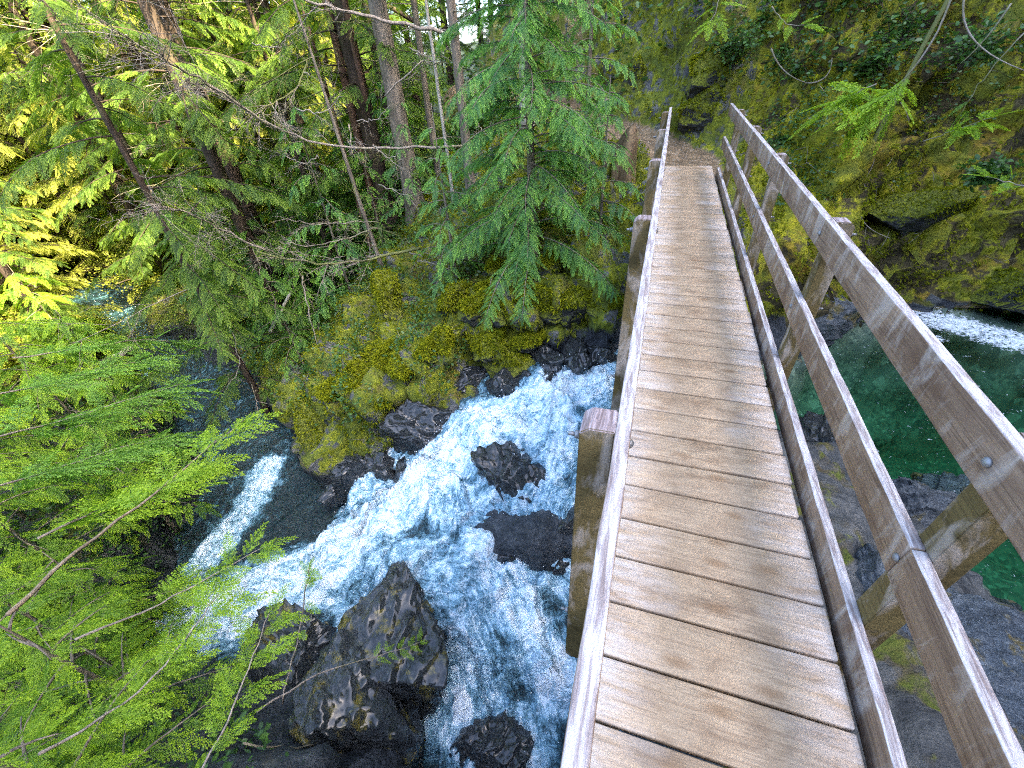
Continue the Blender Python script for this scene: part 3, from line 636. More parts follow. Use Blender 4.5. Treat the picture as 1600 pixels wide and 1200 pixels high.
# ------------------------------------------------------------------ foliage
def spray_template(nb=9, leaf=5, w=.42, ll=.075, lw=.013, seed=1, solid=False):
    """flat cedar spray, axis +Y length 1: alternating branchlets set with scale leaflets"""
    r = np.random.RandomState(seed); V = []; Fq = []; T = []
    def diamond(p, d, L, W, tip):
        d = d/np.linalg.norm(d); s = np.array([-d[1], d[0], 0]); k = len(V)
        zz = r.uniform(-.01, .01)
        V.extend([p, p+d*L*.45+s*W+[0, 0, zz], p+d*L+[0, 0, -.02*L], p+d*L*.45-s*W+[0, 0, -zz]]); Fq.append([k, k+1, k+2, k+3]); T.extend([tip*.7, tip*.85, tip, tip*.85])
    ax = np.array([0, 1., 0])
    V0 = len(V); diamond(np.zeros(3), ax, 1.0, .008, .2)
    for i in range(nb):
        for sgn in (-1, 1):
            t = (i+.5+(.25 if sgn > 0 else -.25))/nb*.92+.05
            env = w*(1-t)**.65*min(1, (t+.12)*3.2)*r.uniform(.8, 1.15)
            ang = math.radians(r.uniform(42, 58)-t*14)
            d = np.array([sgn*math.sin(ang), math.cos(ang), 0]); p = np.array([0, t, 0])
            if solid:
                diamond(p, d, env, env*.17+.012, t*.6+.4); continue
            diamond(p, d, env, .007, .3+t*.3)
            m = max(2, int(round(leaf*env/w*1.5)))
            for j in range(m):
                u = (j+.6)/m
                for s2 in (-1, 1):
                    a2 = ang*sgn-s2*math.radians(38); d2 = np.array([math.sin(a2), math.cos(a2), 0])
                    l2 = ll*(1.15-.55*u)*r.uniform(.8, 1.2)*(.6+.6*env/w)
                    diamond(p+d*env*u, d2, l2, lw, min(1, .25+.5*u+.35*t))
            diamond(p+d*env*.92, d, ll*.9, lw, min(1, .8+.2*t))
    diamond(ax*.93, ax, ll*1.3, lw, 1)
    return np.array(V), np.array(Fq), np.array(T)
SP_FINE = [spray_template(12, 5, .31, .060, .0085, s) for s in (1, 2, 3)]
SP_MED = [spray_template(9, 5, .35, .085, .0145, s) for s in (4, 5, 6)]
SP_LOW = [spray_template(6, 0, .46, .1, .03, s, True) for s in (7, 8, 9)]
def put_sprays(mb, tmpl, base, axis, normal, size, droop, r, tint=None, curl=.25):
    """many sprays in one go"""
    base, axis, normal = [np.asarray(q, float) for q in (base, axis, normal)]
    n = len(base); axis = axis/np.linalg.norm(axis, axis=1)[:, None]
    xa = np.cross(axis, normal); xa /= np.linalg.norm(xa, axis=1)[:, None]+1e-9; za = np.cross(xa, axis)
    size = np.broadcast_to(size, (n,)); pick = r.randint(0, len(tmpl), n)
    tint = r.rand(n) if tint is None else np.broadcast_to(tint, (n,))
    for k, (V, Fq, T) in enumerate(tmpl):
        s = np.where(pick == k)[0]
        if not len(s): continue
        c = curl*r.uniform(-.3, 1, len(s))
        zz = V[None, :, 2]-c[:, None]*V[None, :, 0]**2*1.4
        P = base[s][:, None]+size[s][:, None, None]*(V[None, :, :1]*xa[s][:, None]+V[None, :, 1:2]*axis[s][:, None]+zz[..., None]*za[s][:, None])
        P[..., 2] -= (droop*size[s])[:, None]*V[None, :, 1]**2
        m = len(V); Fa = (Fq[None]+np.arange(len(s))[:, None, None]*m).reshape(-1, 4)
        mb.add(P.reshape(-1, 3), Fa, tip=np.tile(T, len(s)), tint=np.repeat(tint[s], m))
def curve_branch(p0, d0, L, n, sag, r, wob=.04):
    d = np.array(d0, float); d /= np.linalg.norm(d); pts = [np.array(p0, float)]; st = L/(n-1)
    for i in range(n-1):
        d = d+np.array([r.normal()*wob, r.normal()*wob, -sag/(n-1)+r.normal()*wob*.5]); d /= np.linalg.norm(d); pts.append(pts[-1]+d*st)
    return np.array(pts)
def bough(wood, leaf, tmpl, p0, d0, L, r, n=10, sag=.5, rad=.012, ssize=.3, dens=2, start=.15, droop=.35, tint=None, spread=1.0, updir=None, hang=.15):
    pts = curve_branch(p0, d0, L, n, sag, r)
    tube(wood, pts, np.linspace(rad, rad*.25, n), 5)
    tg = np.gradient(pts, axis=0); tg /= np.linalg.norm(tg, axis=1)[:, None]
    B, A, N, S = [], [], [], []
    m = max(4, int(L*dens*6)); up = np.array([0, 0, 1.]) if updir is None else updir
    for i in range(m):
        t = start+(1-start)*(i+.5)/m; q = t*(n-1); a = int(min(q, n-2)); f = q-a
        p = pts[a]*(1-f)+pts[a+1]*f; tt = tg[a]; sg = 1 if i % 2 else -1
        side = np.cross(tt, up); side /= np.linalg.norm(side)+1e-9
        ang = math.radians(r.uniform(38, 66))*spread
        d = tt*math.cos(ang)+side*sg*math.sin(ang)+np.array([0, 0, -hang+r.normal()*.12])
        B.append(p); A.append(d); N.append(up+r.normal(size=3)*.25); S.append(ssize*(1.05-.55*t)*r.uniform(.75, 1.25)*min(1, (.35+t*2)))
    B.append(pts[-2]); A.append(tg[-1]+np.array([0, 0, -.1])); N.append(up); S.append(ssize*.8)
    put_sprays(leaf, tmpl, B, A, N, np.array(S), droop, r, tint)
    return pts
def twigs(mb, p0, d0, L, r, lvl=2, rad=.008, n=8, sag=.15, kids=7, k=4):
    pts = curve_branch(p0, d0, L, n, sag, r, .09); tube(mb, pts, np.linspace(rad, rad*.3, n), k)
    if lvl > 0:
        for i in range(kids):
            t = r.uniform(.25, .98)*(n-1); a = int(min(t, n-2)); d = pts[a+1]-pts[a]; d /= np.linalg.norm(d)
            d2 = d*.8+r.normal(size=3)*.55; twigs(mb, pts[a]+(pts[a+1]-pts[a])*(t-a), d2, L*r.uniform(.22, .45), r, lvl-1, rad*.5, max(4, n-3), sag, max(3, kids-2), 3)
def trunk_mesh(H_, r0, r, lean=(0, 0), wob=.05, k=10, flare=.5, top=.12):
    n = max(8, int(H_*2.5)); z = np.linspace(-.35, H_, n)
    x = lean[0]*z+np.cumsum(r.normal(size=n))*wob*.12; y = lean[1]*z+np.cumsum(r.normal(size=n))*wob*.12
    rad = r0*(1-(1-top)*np.clip(z/H_, 0, 1))*(1+flare*np.exp(-np.clip(z, 0, 9)/(r0*2.2)))
    return np.stack([x, y, z], 1), rad

# --- conifer of the forest: several builds, then copies
def conifer(seed, H_=15, r0=.16, low=.6, reach=2.0, mat='forest', tm=SP_MED, bark='bark_dark', per_m=7, ss=.42, dens=2.0, bare=0.0, vis=8.0):
    r = np.random.RandomState(seed); root = empty('conifer')
    tr, rad = trunk_mesh(H_, r0, r); wood, leaf = MB(), MB(); tube(wood, tr, rad, 10); z = low
    while z < H_-.4:
        f = z/H_; L = reach*(1-f)**.75*r.uniform(.6, 1.15)*min(1, .45+z*.25); a = r.uniform(0, 2*PI)
        c = np.array([np.interp(z, tr[:, 2], tr[:, 0]), np.interp(z, tr[:, 2], tr[:, 1]), z])
        d = np.array([math.cos(a), math.sin(a), r.uniform(.05, .35)])
        if r.rand() < bare: twigs(wood, c, d, L*.8, r, 1, .012, 7, .35, 6)
        else: bough(wood, leaf, tm, c, d, L, r, 7, .75, .014, ss*(1 if z < vis else 1.5), dens*(1 if z < vis else .55), .18, .35)
        z += 1/per_m*r.uniform(.5, 1.5)*(1 if z < vis else 1.8)
    wood.build('trunk', M[bark], root, True); leaf.build('crown', M[mat], root)
    return root
def plant_at(root, x, y, dz=0, rz=0, s=1.0):
    root.location = (x, y, ground_z(x, y)+dz); root.rotation_euler = (0, 0, rz); root.scale = (s, s, s); return root

# --- the bright young cedar beside the far end of the bridge
def young_cedar(name, H_, seed, reach, label, mat='cedar_blue', tm=SP_MED, per_m=9, ss=.36, low=.25, dens=2.0, r0=.075, cat='tree', sag=.55):
    r = np.random.RandomState(seed); root = empty(name, (0, 0, 0), label, cat)
    tr, rad = trunk_mesh(H_, r0, r, wob=.03); wood, leaf = MB(), MB(); tube(wood, tr, rad, 9); z = low; a = 0
    while z < H_-.15:
        f = z/H_; L = reach*(1-f)**.8*r.uniform(.7, 1.12); a += 2.4+r.normal()*.3
        c = np.array([np.interp(z, tr[:, 2], tr[:, 0]), np.interp(z, tr[:, 2], tr[:, 1]), z])
        bough(wood, leaf, tm, c, (math.cos(a), math.sin(a), r.uniform(.15, .45)), L, r, 10, sag+.35, .011, ss, dens, .14, .42, tint=None)
        z += 1/per_m*r.uniform(.6, 1.4)
    wood.build('trunk', M['bark_grey'], root, True); leaf.build('crown', M[mat], root); return root
yc = young_cedar('cedar_tree', 5.8, 21, 1.85, tm=SP_FINE, ss=.29, dens=4.2, per_m=27, label= 'bright green young cedar with drooping sprays left of the far bridge end')
plant_at(yc, -1.75, 6.3, -.1)
yc2 = young_cedar('cedar_tree', 2.1, 22, .85, 'small dark green cedar sapling low on the bank under the young cedar', ss=.28, per_m=11, r0=.03); plant_at(yc2, -.78, 6.75, -.05)
yc3 = young_cedar('cedar_tree', 3.8, 23, 1.15, 'young cedar growing behind the bright one beside the trail', ss=.32, r0=.05); plant_at(yc3, -1.3, 8.2, 0)
yc4 = young_cedar('cedar_tree', 2.6, 24, .95, 'thin cedar sapling hanging over the mossy bank left of the young cedar', ss=.28, r0=.035, per_m=8); plant_at(yc4, -3.0, 6.0, -.05)

# --- cedar saplings on the near bank, in the lower left
def sapling(x, y, H_, reach, seed, label, tilt=(0, 0), ss=.34, per_m=9, tm=SP_FINE, mat='cedar_near', dens=2.2, low=.3, dz=-.05):
    o = young_cedar('cedar_sapling', H_, seed, reach, label, mat, tm, per_m, ss, low, dens, .03, 'sapling', .35)
    plant_at(o, x, y, dz); o.rotation_euler = (tilt[0], tilt[1], 0); return o
NEAR = [(-3.6, .10, 2.2, 1.0, 31, 'light green cedar sapling with feathery sprays nearest the chute at lower left', .34),
        (-2.75, -.35, 1.9, .9, 32, 'bright cedar sapling at the bottom edge over the dark rock ridge', .30),
        (-4.6, .25, 2.5, 1.1, 33, 'broad cedar sapling in front of the lower creek at left', .36),
        (-5.6, .75, 2.3, 1.15, 34, 'cedar sapling with flat sprays reaching over the creek bend', .38),
        (-3.3, -.75, 2.4, .95, 35, 'yellowish cedar sapling in the lower left corner', .34),
        (-4.3, -.6, 2.6, 1.0, 36, 'dense cedar sapling at the left edge above the lower corner', .36),
        (-6.8, .9, 2.6, 1.3, 37, 'shaded cedar sapling further down the near bank', .42),
        (-6.0, -.1, 3.1, 1.3, 38, 'tall cedar sapling at the left edge of the near bank', .42),
        (-6.9, 2.1, 1.7, 1.1, 44, 'low cedar sapling at the corner where the creek bends away', .36), (-8.6, 3.3, 1.9, 1.2, 45, 'wide low cedar sapling on the spit beyond the brown stemmed branch', .40), (-10.6, 4.2, 2.3, 1.4, 46, 'cedar sapling fringing the narrow creek at far left', .44), (-13.0, 5.0, 2.8, 1.6, 47, 'half sunlit cedar sapling furthest along the near bank', .46),
        (-7.6, 2.4, 1.9, 1.2, 40, 'green cedar sapling right at the creek bend edge', .38), (-9.6, 3.0, 2.6, 1.4, 41, 'feathery cedar sapling hanging over the far riffle', .42), (-11.6, 3.6, 3.2, 1.6, 42, 'cedar sapling at the water beyond the creek bend', .46), (-10.2, 1.8, 3.4, 1.6, 43, 'tall sapling in the band of shaded sprays at the left edge', .46),
        (-8.3, 1.3, 3.0, 1.5, 39, 'dark cedar sapling beside the far riffle', .48)]
for x, y, h, rc, sd, lb, ss in NEAR: sapling(x, y, h, rc, sd, lb, ss=ss, tm=SP_FINE if sd < 37 else SP_MED, dens=3.2 if sd < 37 else 1.9)
# bare-stemmed twig with a few fresh sprays over the ridge
def sprig(px_pts, label, seed, n_spray=9, ss=.16, mat='cedar_near', from_t=.45, bark='twig', rad=.008, cat='branch', name='cedar_branch', tm=SP_FINE, wild=.35):
    r = np.random.RandomState(seed); P = np.array(px_pts); root = empty(name, P[0], label, cat)
    t = np.linspace(0, 1, 14); q = np.linspace(0, 1, len(P))
    pts = np.stack([np.interp(t, q, P[:, k]) for k in range(3)], 1); pts[1:-1] = (pts[:-2]+2*pts[1:-1]+pts[2:])/4; pts += r.normal(size=pts.shape)*.006
    pts = pts-P[0]; mb = MB(); tube(mb, pts, np.linspace(rad, rad*.35, 14), 6)
    lf = MB(); B, A, N, S = [], [], [], []
    for i in range(n_spray):
        u = from_t+(1-from_t)*(i+.5)/n_spray; a = int(min(u*13, 12)); tt = pts[a+1]-pts[a]; tt /= np.linalg.norm(tt)
        sd = np.cross(tt, (0, 0, 1)); sd /= np.linalg.norm(sd)+1e-9
        B.append(pts[a]); A.append(tt*.8+sd*(1 if i % 2 else -1)*.8+r.normal(size=3)*wild); N.append(np.array([0, 0, 1])+r.normal(size=3)*.3); S.append(ss*r.uniform(.7, 1.3))
    B.append(pts[-2]); A.append(pts[-1]-pts[-2]); N.append((0, 0, 1)); S.append(ss)
    put_sprays(lf, tm, B, A, N, np.array(S), .15, r, .7); mb.build('stem', M[bark], root); lf.build('sprays', M[mat], root); return root
sprig([at_d(400, 1110, 2.25), at_d(500, 1050, 2.2), at_d(600, 1022, 2.15), at_d(672, 1000, 2.1)], 'bare twig ending in lime green cedar sprays over the rock ridge', 1, 12, .13, from_t=.62)
sprig([at_d(380, 1160, 2.3), at_d(470, 1170, 2.2), at_d(530, 1150, 2.15), at_d(560, 1120, 2.1)], 'pale crooked twig at the bottom edge with small yellow sprays', 2, 6, .14, from_t=.5)
sprig([at_d(440, 1100, 2.5), at_d(465, 1000, 2.5), at_d(480, 910, 2.5), at_d(485, 885, 2.5)], 'upright thin sprig standing before the blue white chute', 3, 10, .17, from_t=.35)
sprig([at_d(10, 960, 3.0), at_d(120, 860, 3.3), at_d(230, 780, 3.6), at_d(300, 722, 3.9), at_d(382, 655, 4.3)], 'long brown cedar branch reaching up over the creek bend at left', 4, 12, .50, from_t=.5, bark='log', rad=.013, tm=SP_FINE, wild=.2)
sprig([at_d(120, 1000, 3.0), at_d(260, 940, 3.0), at_d(330, 900, 3.0), at_d(420, 850, 3.0)], 'feathery green branch hanging in front of the foaming chute', 5, 12, .30, from_t=.3, tm=SP_FINE)
sprig([at_d(60, 1180, 2.4), at_d(200, 1100, 2.4), at_d(290, 1000, 2.4), at_d(340, 930, 2.4)], 'bright frond-like cedar branch pointing at the foot of the chute', 6, 14, .30, from_t=.15, tm=SP_FINE)
sprig([at_d(300, 1230, 2.0), at_d(360, 1120, 2.1), at_d(395, 1030, 2.2), at_d(420, 960, 2.3)], 'yellow-green cedar branch rising from the bottom edge beside the ridge', 7, 16, .28, from_t=.1, tm=SP_FINE)
for k_, (pp_, lb_) in enumerate([([(-40, 690, 6.2), (90, 660, 6.6), (200, 625, 7.0), (285, 600, 7.3)], 'shaded cedar branch with flat sprays across the creek bend below the sunlit shrubs'),
    ([(-40, 770, 5.6), (80, 735, 5.9), (180, 700, 6.2), (270, 680, 6.5)], 'second shaded cedar branch over the creek just above the brown stemmed one'),
    ([(-30, 620, 7.4), (80, 600, 7.8), (160, 575, 8.2), (240, 560, 8.4)], 'cedar branch crossing the far riffle at the left edge'),
    ([(60, 840, 4.9), (150, 800, 5.2), (230, 770, 5.5), (300, 740, 5.8)], 'dense green cedar branch under the brown stemmed one'),
    ([(20, 560, 8.8), (120, 545, 9.2), (210, 530, 9.4), (300, 535, 9.4)], 'thin leafy cedar branch hanging below the sunlit shrubs')]):
    sprig([at_d(*q) for q in pp_], lb_, 40+k_, 26, .62, 'cedar' if k_ != 3 else 'cedar_near', .12, rad=.012, tm=SP_FINE, wild=.25)
# hanging sprays on the cliff, upper right
sprig([at_d(1495, -20, 7.6), at_d(1450, 80, 7.6), at_d(1400, 140, 7.6), at_d(1350, 165, 7.6)], 'pale drooping cedar branch hanging in front of the dark cliff', 8, 14, .58, 'cedar_near', .55, rad=.012, tm=SP_FINE, wild=.5)
sprig([at_d(1370, 130, 7.5), at_d(1330, 150, 7.5), at_d(1295, 165, 7.5)], 'light green cedar spray in the air right of the railing end', 9, 11, .50, 'cedar_near', .2, tm=SP_FINE, wild=.6)
sprig([at_d(1600, 50, 8.2), at_d(1530, 130, 8.2), at_d(1500, 180, 8.2)], 'bare thin twig crossing the upper right corner', 10, 2, .2, 'cedar', .7)
sprig([at_d(1440, 222, 8.4), at_d(1490, 205, 8.3), at_d(1555, 180, 8.2)], 'flat light green spray lying against the mossy cliff', 11, 12, .36, 'cedar_near', .3, tm=SP_FINE)
sprig([at_d(1620, 300, 7.8), at_d(1580, 285, 7.8), at_d(1540, 275, 7.8)], 'short bright spray poking in from the right edge', 12, 6, .24, 'cedar_near', .3, tm=SP_FINE)
sprig([at_d(1125, -10, 9.2), at_d(1118, 20, 9.1), at_d(1105, 40, 9.0)], 'lime green spray drooping above the mossy root mound', 13, 7, .34, 'cedar_near', .2, tm=SP_FINE)
sprig([at_d(1205, 10, 9.3), at_d(1230, 40, 9.2), at_d(1275, 40, 9.1)], 'small pale spray above the trail bank near the top edge', 14, 7, .30, 'cedar_near', .2, tm=SP_FINE)
for k, (a, b, c, dd) in enumerate([((1508, -10), (1520, 60), (1600, 110), 8.4), ((1580, 5), (1540, 60), (1500, 100), 8.5), ((1205, 75), (1225, 110), (1262, 130), 9.1), ((1345, 320), (1352, 350), (1390, 372), 8.6), ((1262, 130), (1290, 120), (1300, 90), 9.1)]):
    r = np.random.RandomState(60+k); P = [at_d(*a, dd), at_d(*b, dd), at_d(*c, dd)]; mb = MB(); t = np.linspace(0, 1, 12)[:, None]
    pts = (1-t)**2*P[0]+2*t*(1-t)*(2*P[1]-.5*P[0]-.5*P[2])+t*t*P[2]; tube(mb, pts-P[0], np.linspace(.012, .005, 12), 5)
    o = mb.build('bare_twig', M['twig']); o.location = P[0]
    tag(o, ['curved bare root hanging at the top right of the cliff', 'forked bare stick crossing the cliff at the top right', 'dangling rootlet left of the hanging cedar spray', 'hooked root on the mossy ledge behind the railing', 'thin rootlet arching beside the dark leafy bush'][k], 'twig')

# --- trees standing in the left half, each placed by where its trunk meets the ground
def lone_tree(px, py, dist, r0, H_, bark, label, seed, bare_n=0, green_n=0, lean=(0, 0), name='tree', reach=1.2, moss=False, low=.8, mat='forest', stems=1):
    p = at_d(px, py, dist); r = np.random.RandomState(seed); root = empty(name, (p[0], p[1], ground_z(p[0], p[1])), label, 'tree')
    mb = MB()
    for s in range(stems):
        tr, rad = trunk_mesh(H_, r0*(1 if s == 0 else r.uniform(.4, .8)), r, (lean[0]+(r.normal()*.05 if s else 0), lean[1]+(r.normal()*.05 if s else 0)))
        off = np.array([0, 0, 0]) if s == 0 else np.array([r.normal()*.25, r.normal()*.25, 0])
        tube(mb, tr+off, rad, 12)
    tr, rad = trunk_mesh(H_, r0, np.random.RandomState(seed), lean)
    if bare_n:
        tw = mb; mb.mi = 1
        for i in range(bare_n):
            z = r.uniform(low, min(H_*.9, 6.5)); a = r.uniform(0, 2*PI); c = np.array([np.interp(z, tr[:, 2], tr[:, k]) for k in range(3)])
            twigs(tw, c, (math.cos(a), math.sin(a), r.uniform(-.2, .25)), reach*r.uniform(.6, 1.3), r, 2, .010, 8, .2, 6)
        mb.mi = 0
    if green_n:
        w, l = mb, MB()
        for i in range(green_n):
            z = low+(H_-low)*(i+r.rand())/green_n; a = r.uniform(0, 2*PI); c = np.array([np.interp(z, tr[:, 2], tr[:, k]) for k in range(3)])
            bough(w, l, SP_MED, c, (math.cos(a), math.sin(a), .15), reach*1.25*(1-z/H_)**.6*r.uniform(.6, 1.15), r, 8, .8, .012, .38, 2.4, .2, .4)
        l.build('crown', M[mat], root)
    mb.build('trunk', [M[bark], M['twig_mossy' if moss else 'twig']], root, True)
    return root
lone_tree(620, 170, 9.6, .19, 15, 'bark_grey', 'thick tan-grey trunk left of the young cedar with moss at its foot', 1, 14, 0, moss=True, low=.5)
lone_tree(205, 255, 9.0, .07, 13, 'bark_dark', 'slim dark trunk slanting through the upper left with leafy boughs', 2, 4, 55, low=1.0, reach=2.0)
lone_tree(392, 340, 12.0, .21, 18, 'bark_dark', 'dark trunk standing in shade left of the mossy bank', 3, 8, 30, low=2.0, reach=2.0)
lone_tree(325, 200, 13.5, .15, 17, 'bark_dark', 'dark thin trunk behind the slim slanting one', 4, 8, 40, low=1.0, reach=2.0)
lone_tree(405, 60, 17.0, .16, 17, 'bark_dark', 'distant dark trunk left of the reddish stems at the top edge', 5, 4, 40, low=2.5, reach=2.2)
lone_tree(545, 150, 10.8, .10, 13, 'bark_red', 'clump of reddish brown stems just left of the thick trunk', 6, 18, 0, stems=5, low=.5)
lone_tree(690, 180, 9.0, .035, 9, 'bark_pale', 'very thin white stem between the thick trunk and the young cedar', 7, 5, 0, low=2)
lone_tree(664, 130, 10.5, .07, 12, 'bark_grey', 'thin straight grey stem right of the thick trunk', 8, 10, 0, low=.8)
lone_tree(722, 150, 8.8, .09, 13, 'bark_grey', 'grey trunk half hidden at the left side of the young cedar', 9, 8, 0, low=1.2)
lone_tree(818, 40, 10.0, .12, 14, 'bark_pale', 'pale trunk rising behind the top of the young cedar', 10, 4, 18, low=2.5, reach=1.6)
lone_tree(565, 290, 8.6, .045, 6, 'bark_grey', 'leaning dead sapling with bare side twigs left of the thick trunk', 11, 12, 0, (-.12, .05), moss=True, low=.4)
lone_tree(470, 250, 11.5, .07, 11, 'bark_dark', 'thin dark trunk among bare twigs in the middle of the wood', 12, 12, 10, low=.5)
lone_tree(250, 330, 15, .12, 15, 'bark_dark', 'dim trunk behind green boughs at the far left bank', 13, 2, 50, low=.8, reach=2.2)
lone_tree(1425, 60, 8.7, .035, 6, 'twig_mossy', 'thin mossy trunk leaning on the cliff at the upper right', 14, 4, 0, (.10, -.02), low=2)
# long bare boughs between the trees
def bare_bough(pp, label, seed, rad=.018, bark='twig', kids=14, fuzz=.5):
    r = np.random.RandomState(seed); P = np.array(pp); t = np.linspace(0, 1, 18); q = np.linspace(0, 1, len(P))
    pts = np.stack([np.interp(t, q, P[:, k]) for k in range(3)], 1)
    for _ in range(2): pts[1:-1] = (pts[:-2]+2*pts[1:-1]+pts[2:])/4
    pts += r.normal(size=pts.shape)*.012; pts -= P[0]
    mb = MB(); tube(mb, pts, np.linspace(rad, rad*.4, 18), 7); tw = mb; mb.mi = 1
    for i in range(kids):
        u = r.uniform(.2, 1)*16.9; a = int(u); d = pts[a+1]-pts[a]; d /= np.linalg.norm(d)
        twigs(tw, pts[a], d*.9+r.normal(size=3)*.55, fuzz*r.uniform(.5, 1.2), r, 2, rad*.32, 7, .25, 6, 3)
    o = mb.build('bare_branch', [M[bark], M['twig']], None, True); o.location = P[0]; return tag(o, label, 'branch')
bare_bough([at_d(712, 52, 8.7), at_d(600, 32, 8.5), at_d(520, 12, 8.4), at_d(440, -8, 8.3)], 'stout bare branch reaching left across the top of the wood', 1, .03, kids=5)
bare_bough([at_d(722, 226, 8.7), at_d(620, 234, 8.5), at_d(500, 226, 8.3), at_d(430, 200, 8.2), at_d(385, 175, 8.1)], 'long pale bare branch crossing the thick trunk', 2, .024, kids=8)
bare_bough([at_d(655, 388, 7.3), at_d(590, 402, 7.2), at_d(530, 413, 7.1), at_d(470, 408, 7.0), at_d(400, 395, 7.0)], 'moss-coated yellow branch above the shaded fern slope', 3, .026, 'twig_mossy', 22, .55)
bare_bough([at_d(420, 195, 8.0), at_d(340, 140, 7.6), at_d(260, 95, 7.3), at_d(170, 45, 7.0)], 'grey feathery dead branch sloping across the upper left', 4, .02, kids=34, fuzz=.7)
bare_bough([at_d(420, 395, 8.0), at_d(350, 360, 7.7), at_d(290, 330, 7.4), at_d(230, 320, 7.2)], 'grey dead branch with fine twigs over the left bank', 5, .018, kids=30, fuzz=.6)
bare_bough([at_d(640, 395, 7.4), at_d(670, 405, 7.3), at_d(700, 408, 7.2), at_d(770, 400, 7.0)], 'tangle of pale dead twigs below the young cedar', 6, .014, kids=26, fuzz=.45)
bare_bough([at_d(600, 150, 9.2), at_d(660, 95, 9.0), at_d(680, 100, 8.9), at_d(700, 100, 8.8)], 'short bare branch right of the thick trunk', 7, .014, kids=4)
bare_bough([at_d(590, 355, 8.0), at_d(540, 375, 7.8), at_d(480, 385, 7.6), at_d(440, 378, 7.5)], 'thin white curved twig above the mossy branch', 8, .011, kids=10, fuzz=.35)
bare_bough([at_d(590, 345, 8.1), at_d(530, 350, 7.9), at_d(470, 348, 7.8), at_d(440, 340, 7.7)], 'slender white twig below the crossing branch', 9, .009, kids=8, fuzz=.35)
bare_bough([at_d(700, 535, 6.4), at_d(745, 510, 6.3), at_d(770, 490, 6.2), at_d(790, 470, 6.2)], 'bleached dead twig lying on the mossy bank', 10, .010, kids=10, fuzz=.35)
bare_bough([at_d(472, 430, 8.2), at_d(485, 500, 7.9), at_d(500, 550, 7.6), at_d(530, 575, 7.4)], 'thin grey stick hanging down the shaded slope', 11, .012, kids=5, fuzz=.25)
bare_bough([at_d(330, 480, 8.4), at_d(365, 520, 8.2), at_d(378, 570, 8.0), at_d(355, 610, 7.9)], 'drooping bare twig above the dark hollow', 12, .012, kids=5, fuzz=.3)
bare_bough([at_d(480, 95, 9), at_d(470, 130, 8.8), at_d(430, 160, 8.6), at_d(400, 180, 8.5)], 'mossy curved branch high in the left of the wood', 13, .018, 'twig_mossy', 14, .5)

rw = np.random.RandomState(91)
for k_ in range(16):
    px, py, d_ = rw.uniform(390, 760), rw.uniform(40, 440), rw.uniform(6.8, 9.2); p0 = at_d(px, py, d_); aa = rw.uniform(0, 6.28); L_ = rw.uniform(.5, 1.3)
    e_ = p0+np.array([math.cos(aa)*L_, math.sin(aa)*L_*.4, rw.uniform(-.5, .35)]); m_ = (p0+e_)/2+np.array([0, 0, -.12])
    o = bare_bough([p0, m_, e_], 'thin pale dead twig in the tangle between the trunks', 200+k_, rw.uniform(.006, .011), 'twig', 9, .4); o['group'] = 'dead twigs in the tangle between the trunks'
# --- stump at the bridge end, logs
def stump():
    p = at_d(968, 315, 8.0); root = empty('stump', (p[0], p[1], ground_z(p[0], p[1])-.2), 'split weathered stump beside the far end of the bridge', 'stump')
    a = np.arange(36)/36*2*PI; mb = MB(); V = []
    r = np.random.RandomState(3); prof = r.uniform(.75, 1.2, 36)
    for i, z in enumerate(np.linspace(-.4, 1, 16)):
        rr_ = (.17+.12*math.exp(-(z+.4)*2.2))*(prof*.5+.5)*(1+.12*np.sin(a*5+z*2))
        zz = z*(.62+.30*np.sin(a*1.0+.6)+.10*prof) if z > 0 else z+0*a
        V.append(np.stack([rr_*np.cos(a), rr_*np.sin(a), zz], 1))
    V = np.concatenate(V); i = np.arange(15)[:, None]*36; j = np.arange(36)[None]; j2 = (j+1) % 36
    mb.add(V, [np.stack([i+j, i+j2, i+36+j2, i+36+j], -1).reshape(-1, 4), np.arange(36)+15*36]); mb.build('trunk', M['snag'], root, True)
stump()
def log(a, b, rad, label, seed, bark='log'):
    r = np.random.RandomState(seed); a, b = np.array(a), np.array(b); t = np.linspace(0, 1, 14)[:, None]; pts = (b-a)*t+r.normal(size=(14, 3))*rad*.12
    mb = MB(); tube(mb, pts, rad*np.linspace(1, .8, 14)*(1+r.normal(size=14)*.04), 12); o = mb.build('fallen_log', M[bark], None, True); o.location = a; tag(o, label, 'log')
log(at_d(105, 600, 12.0), at_d(205, 545, 13.2), .10, 'pale fallen log lying by the sunlit creek bank at left', 1, 'bark_pale')
log(at_d(95, 612, 11.6), at_d(165, 592, 12.0), .09, 'short brown log below the pale one at left', 2)
log(at_d(815, 178, 10.8), at_d(885, 192, 10.6), .07, 'small peeled log lying along the trail behind the young cedar', 3, 'bark_pale')
log(at_d(422, 520, 8.5), at_d(455, 455, 8.9), .035, 'pale leaning stick against the dark trunk', 5, 'bark_pale')

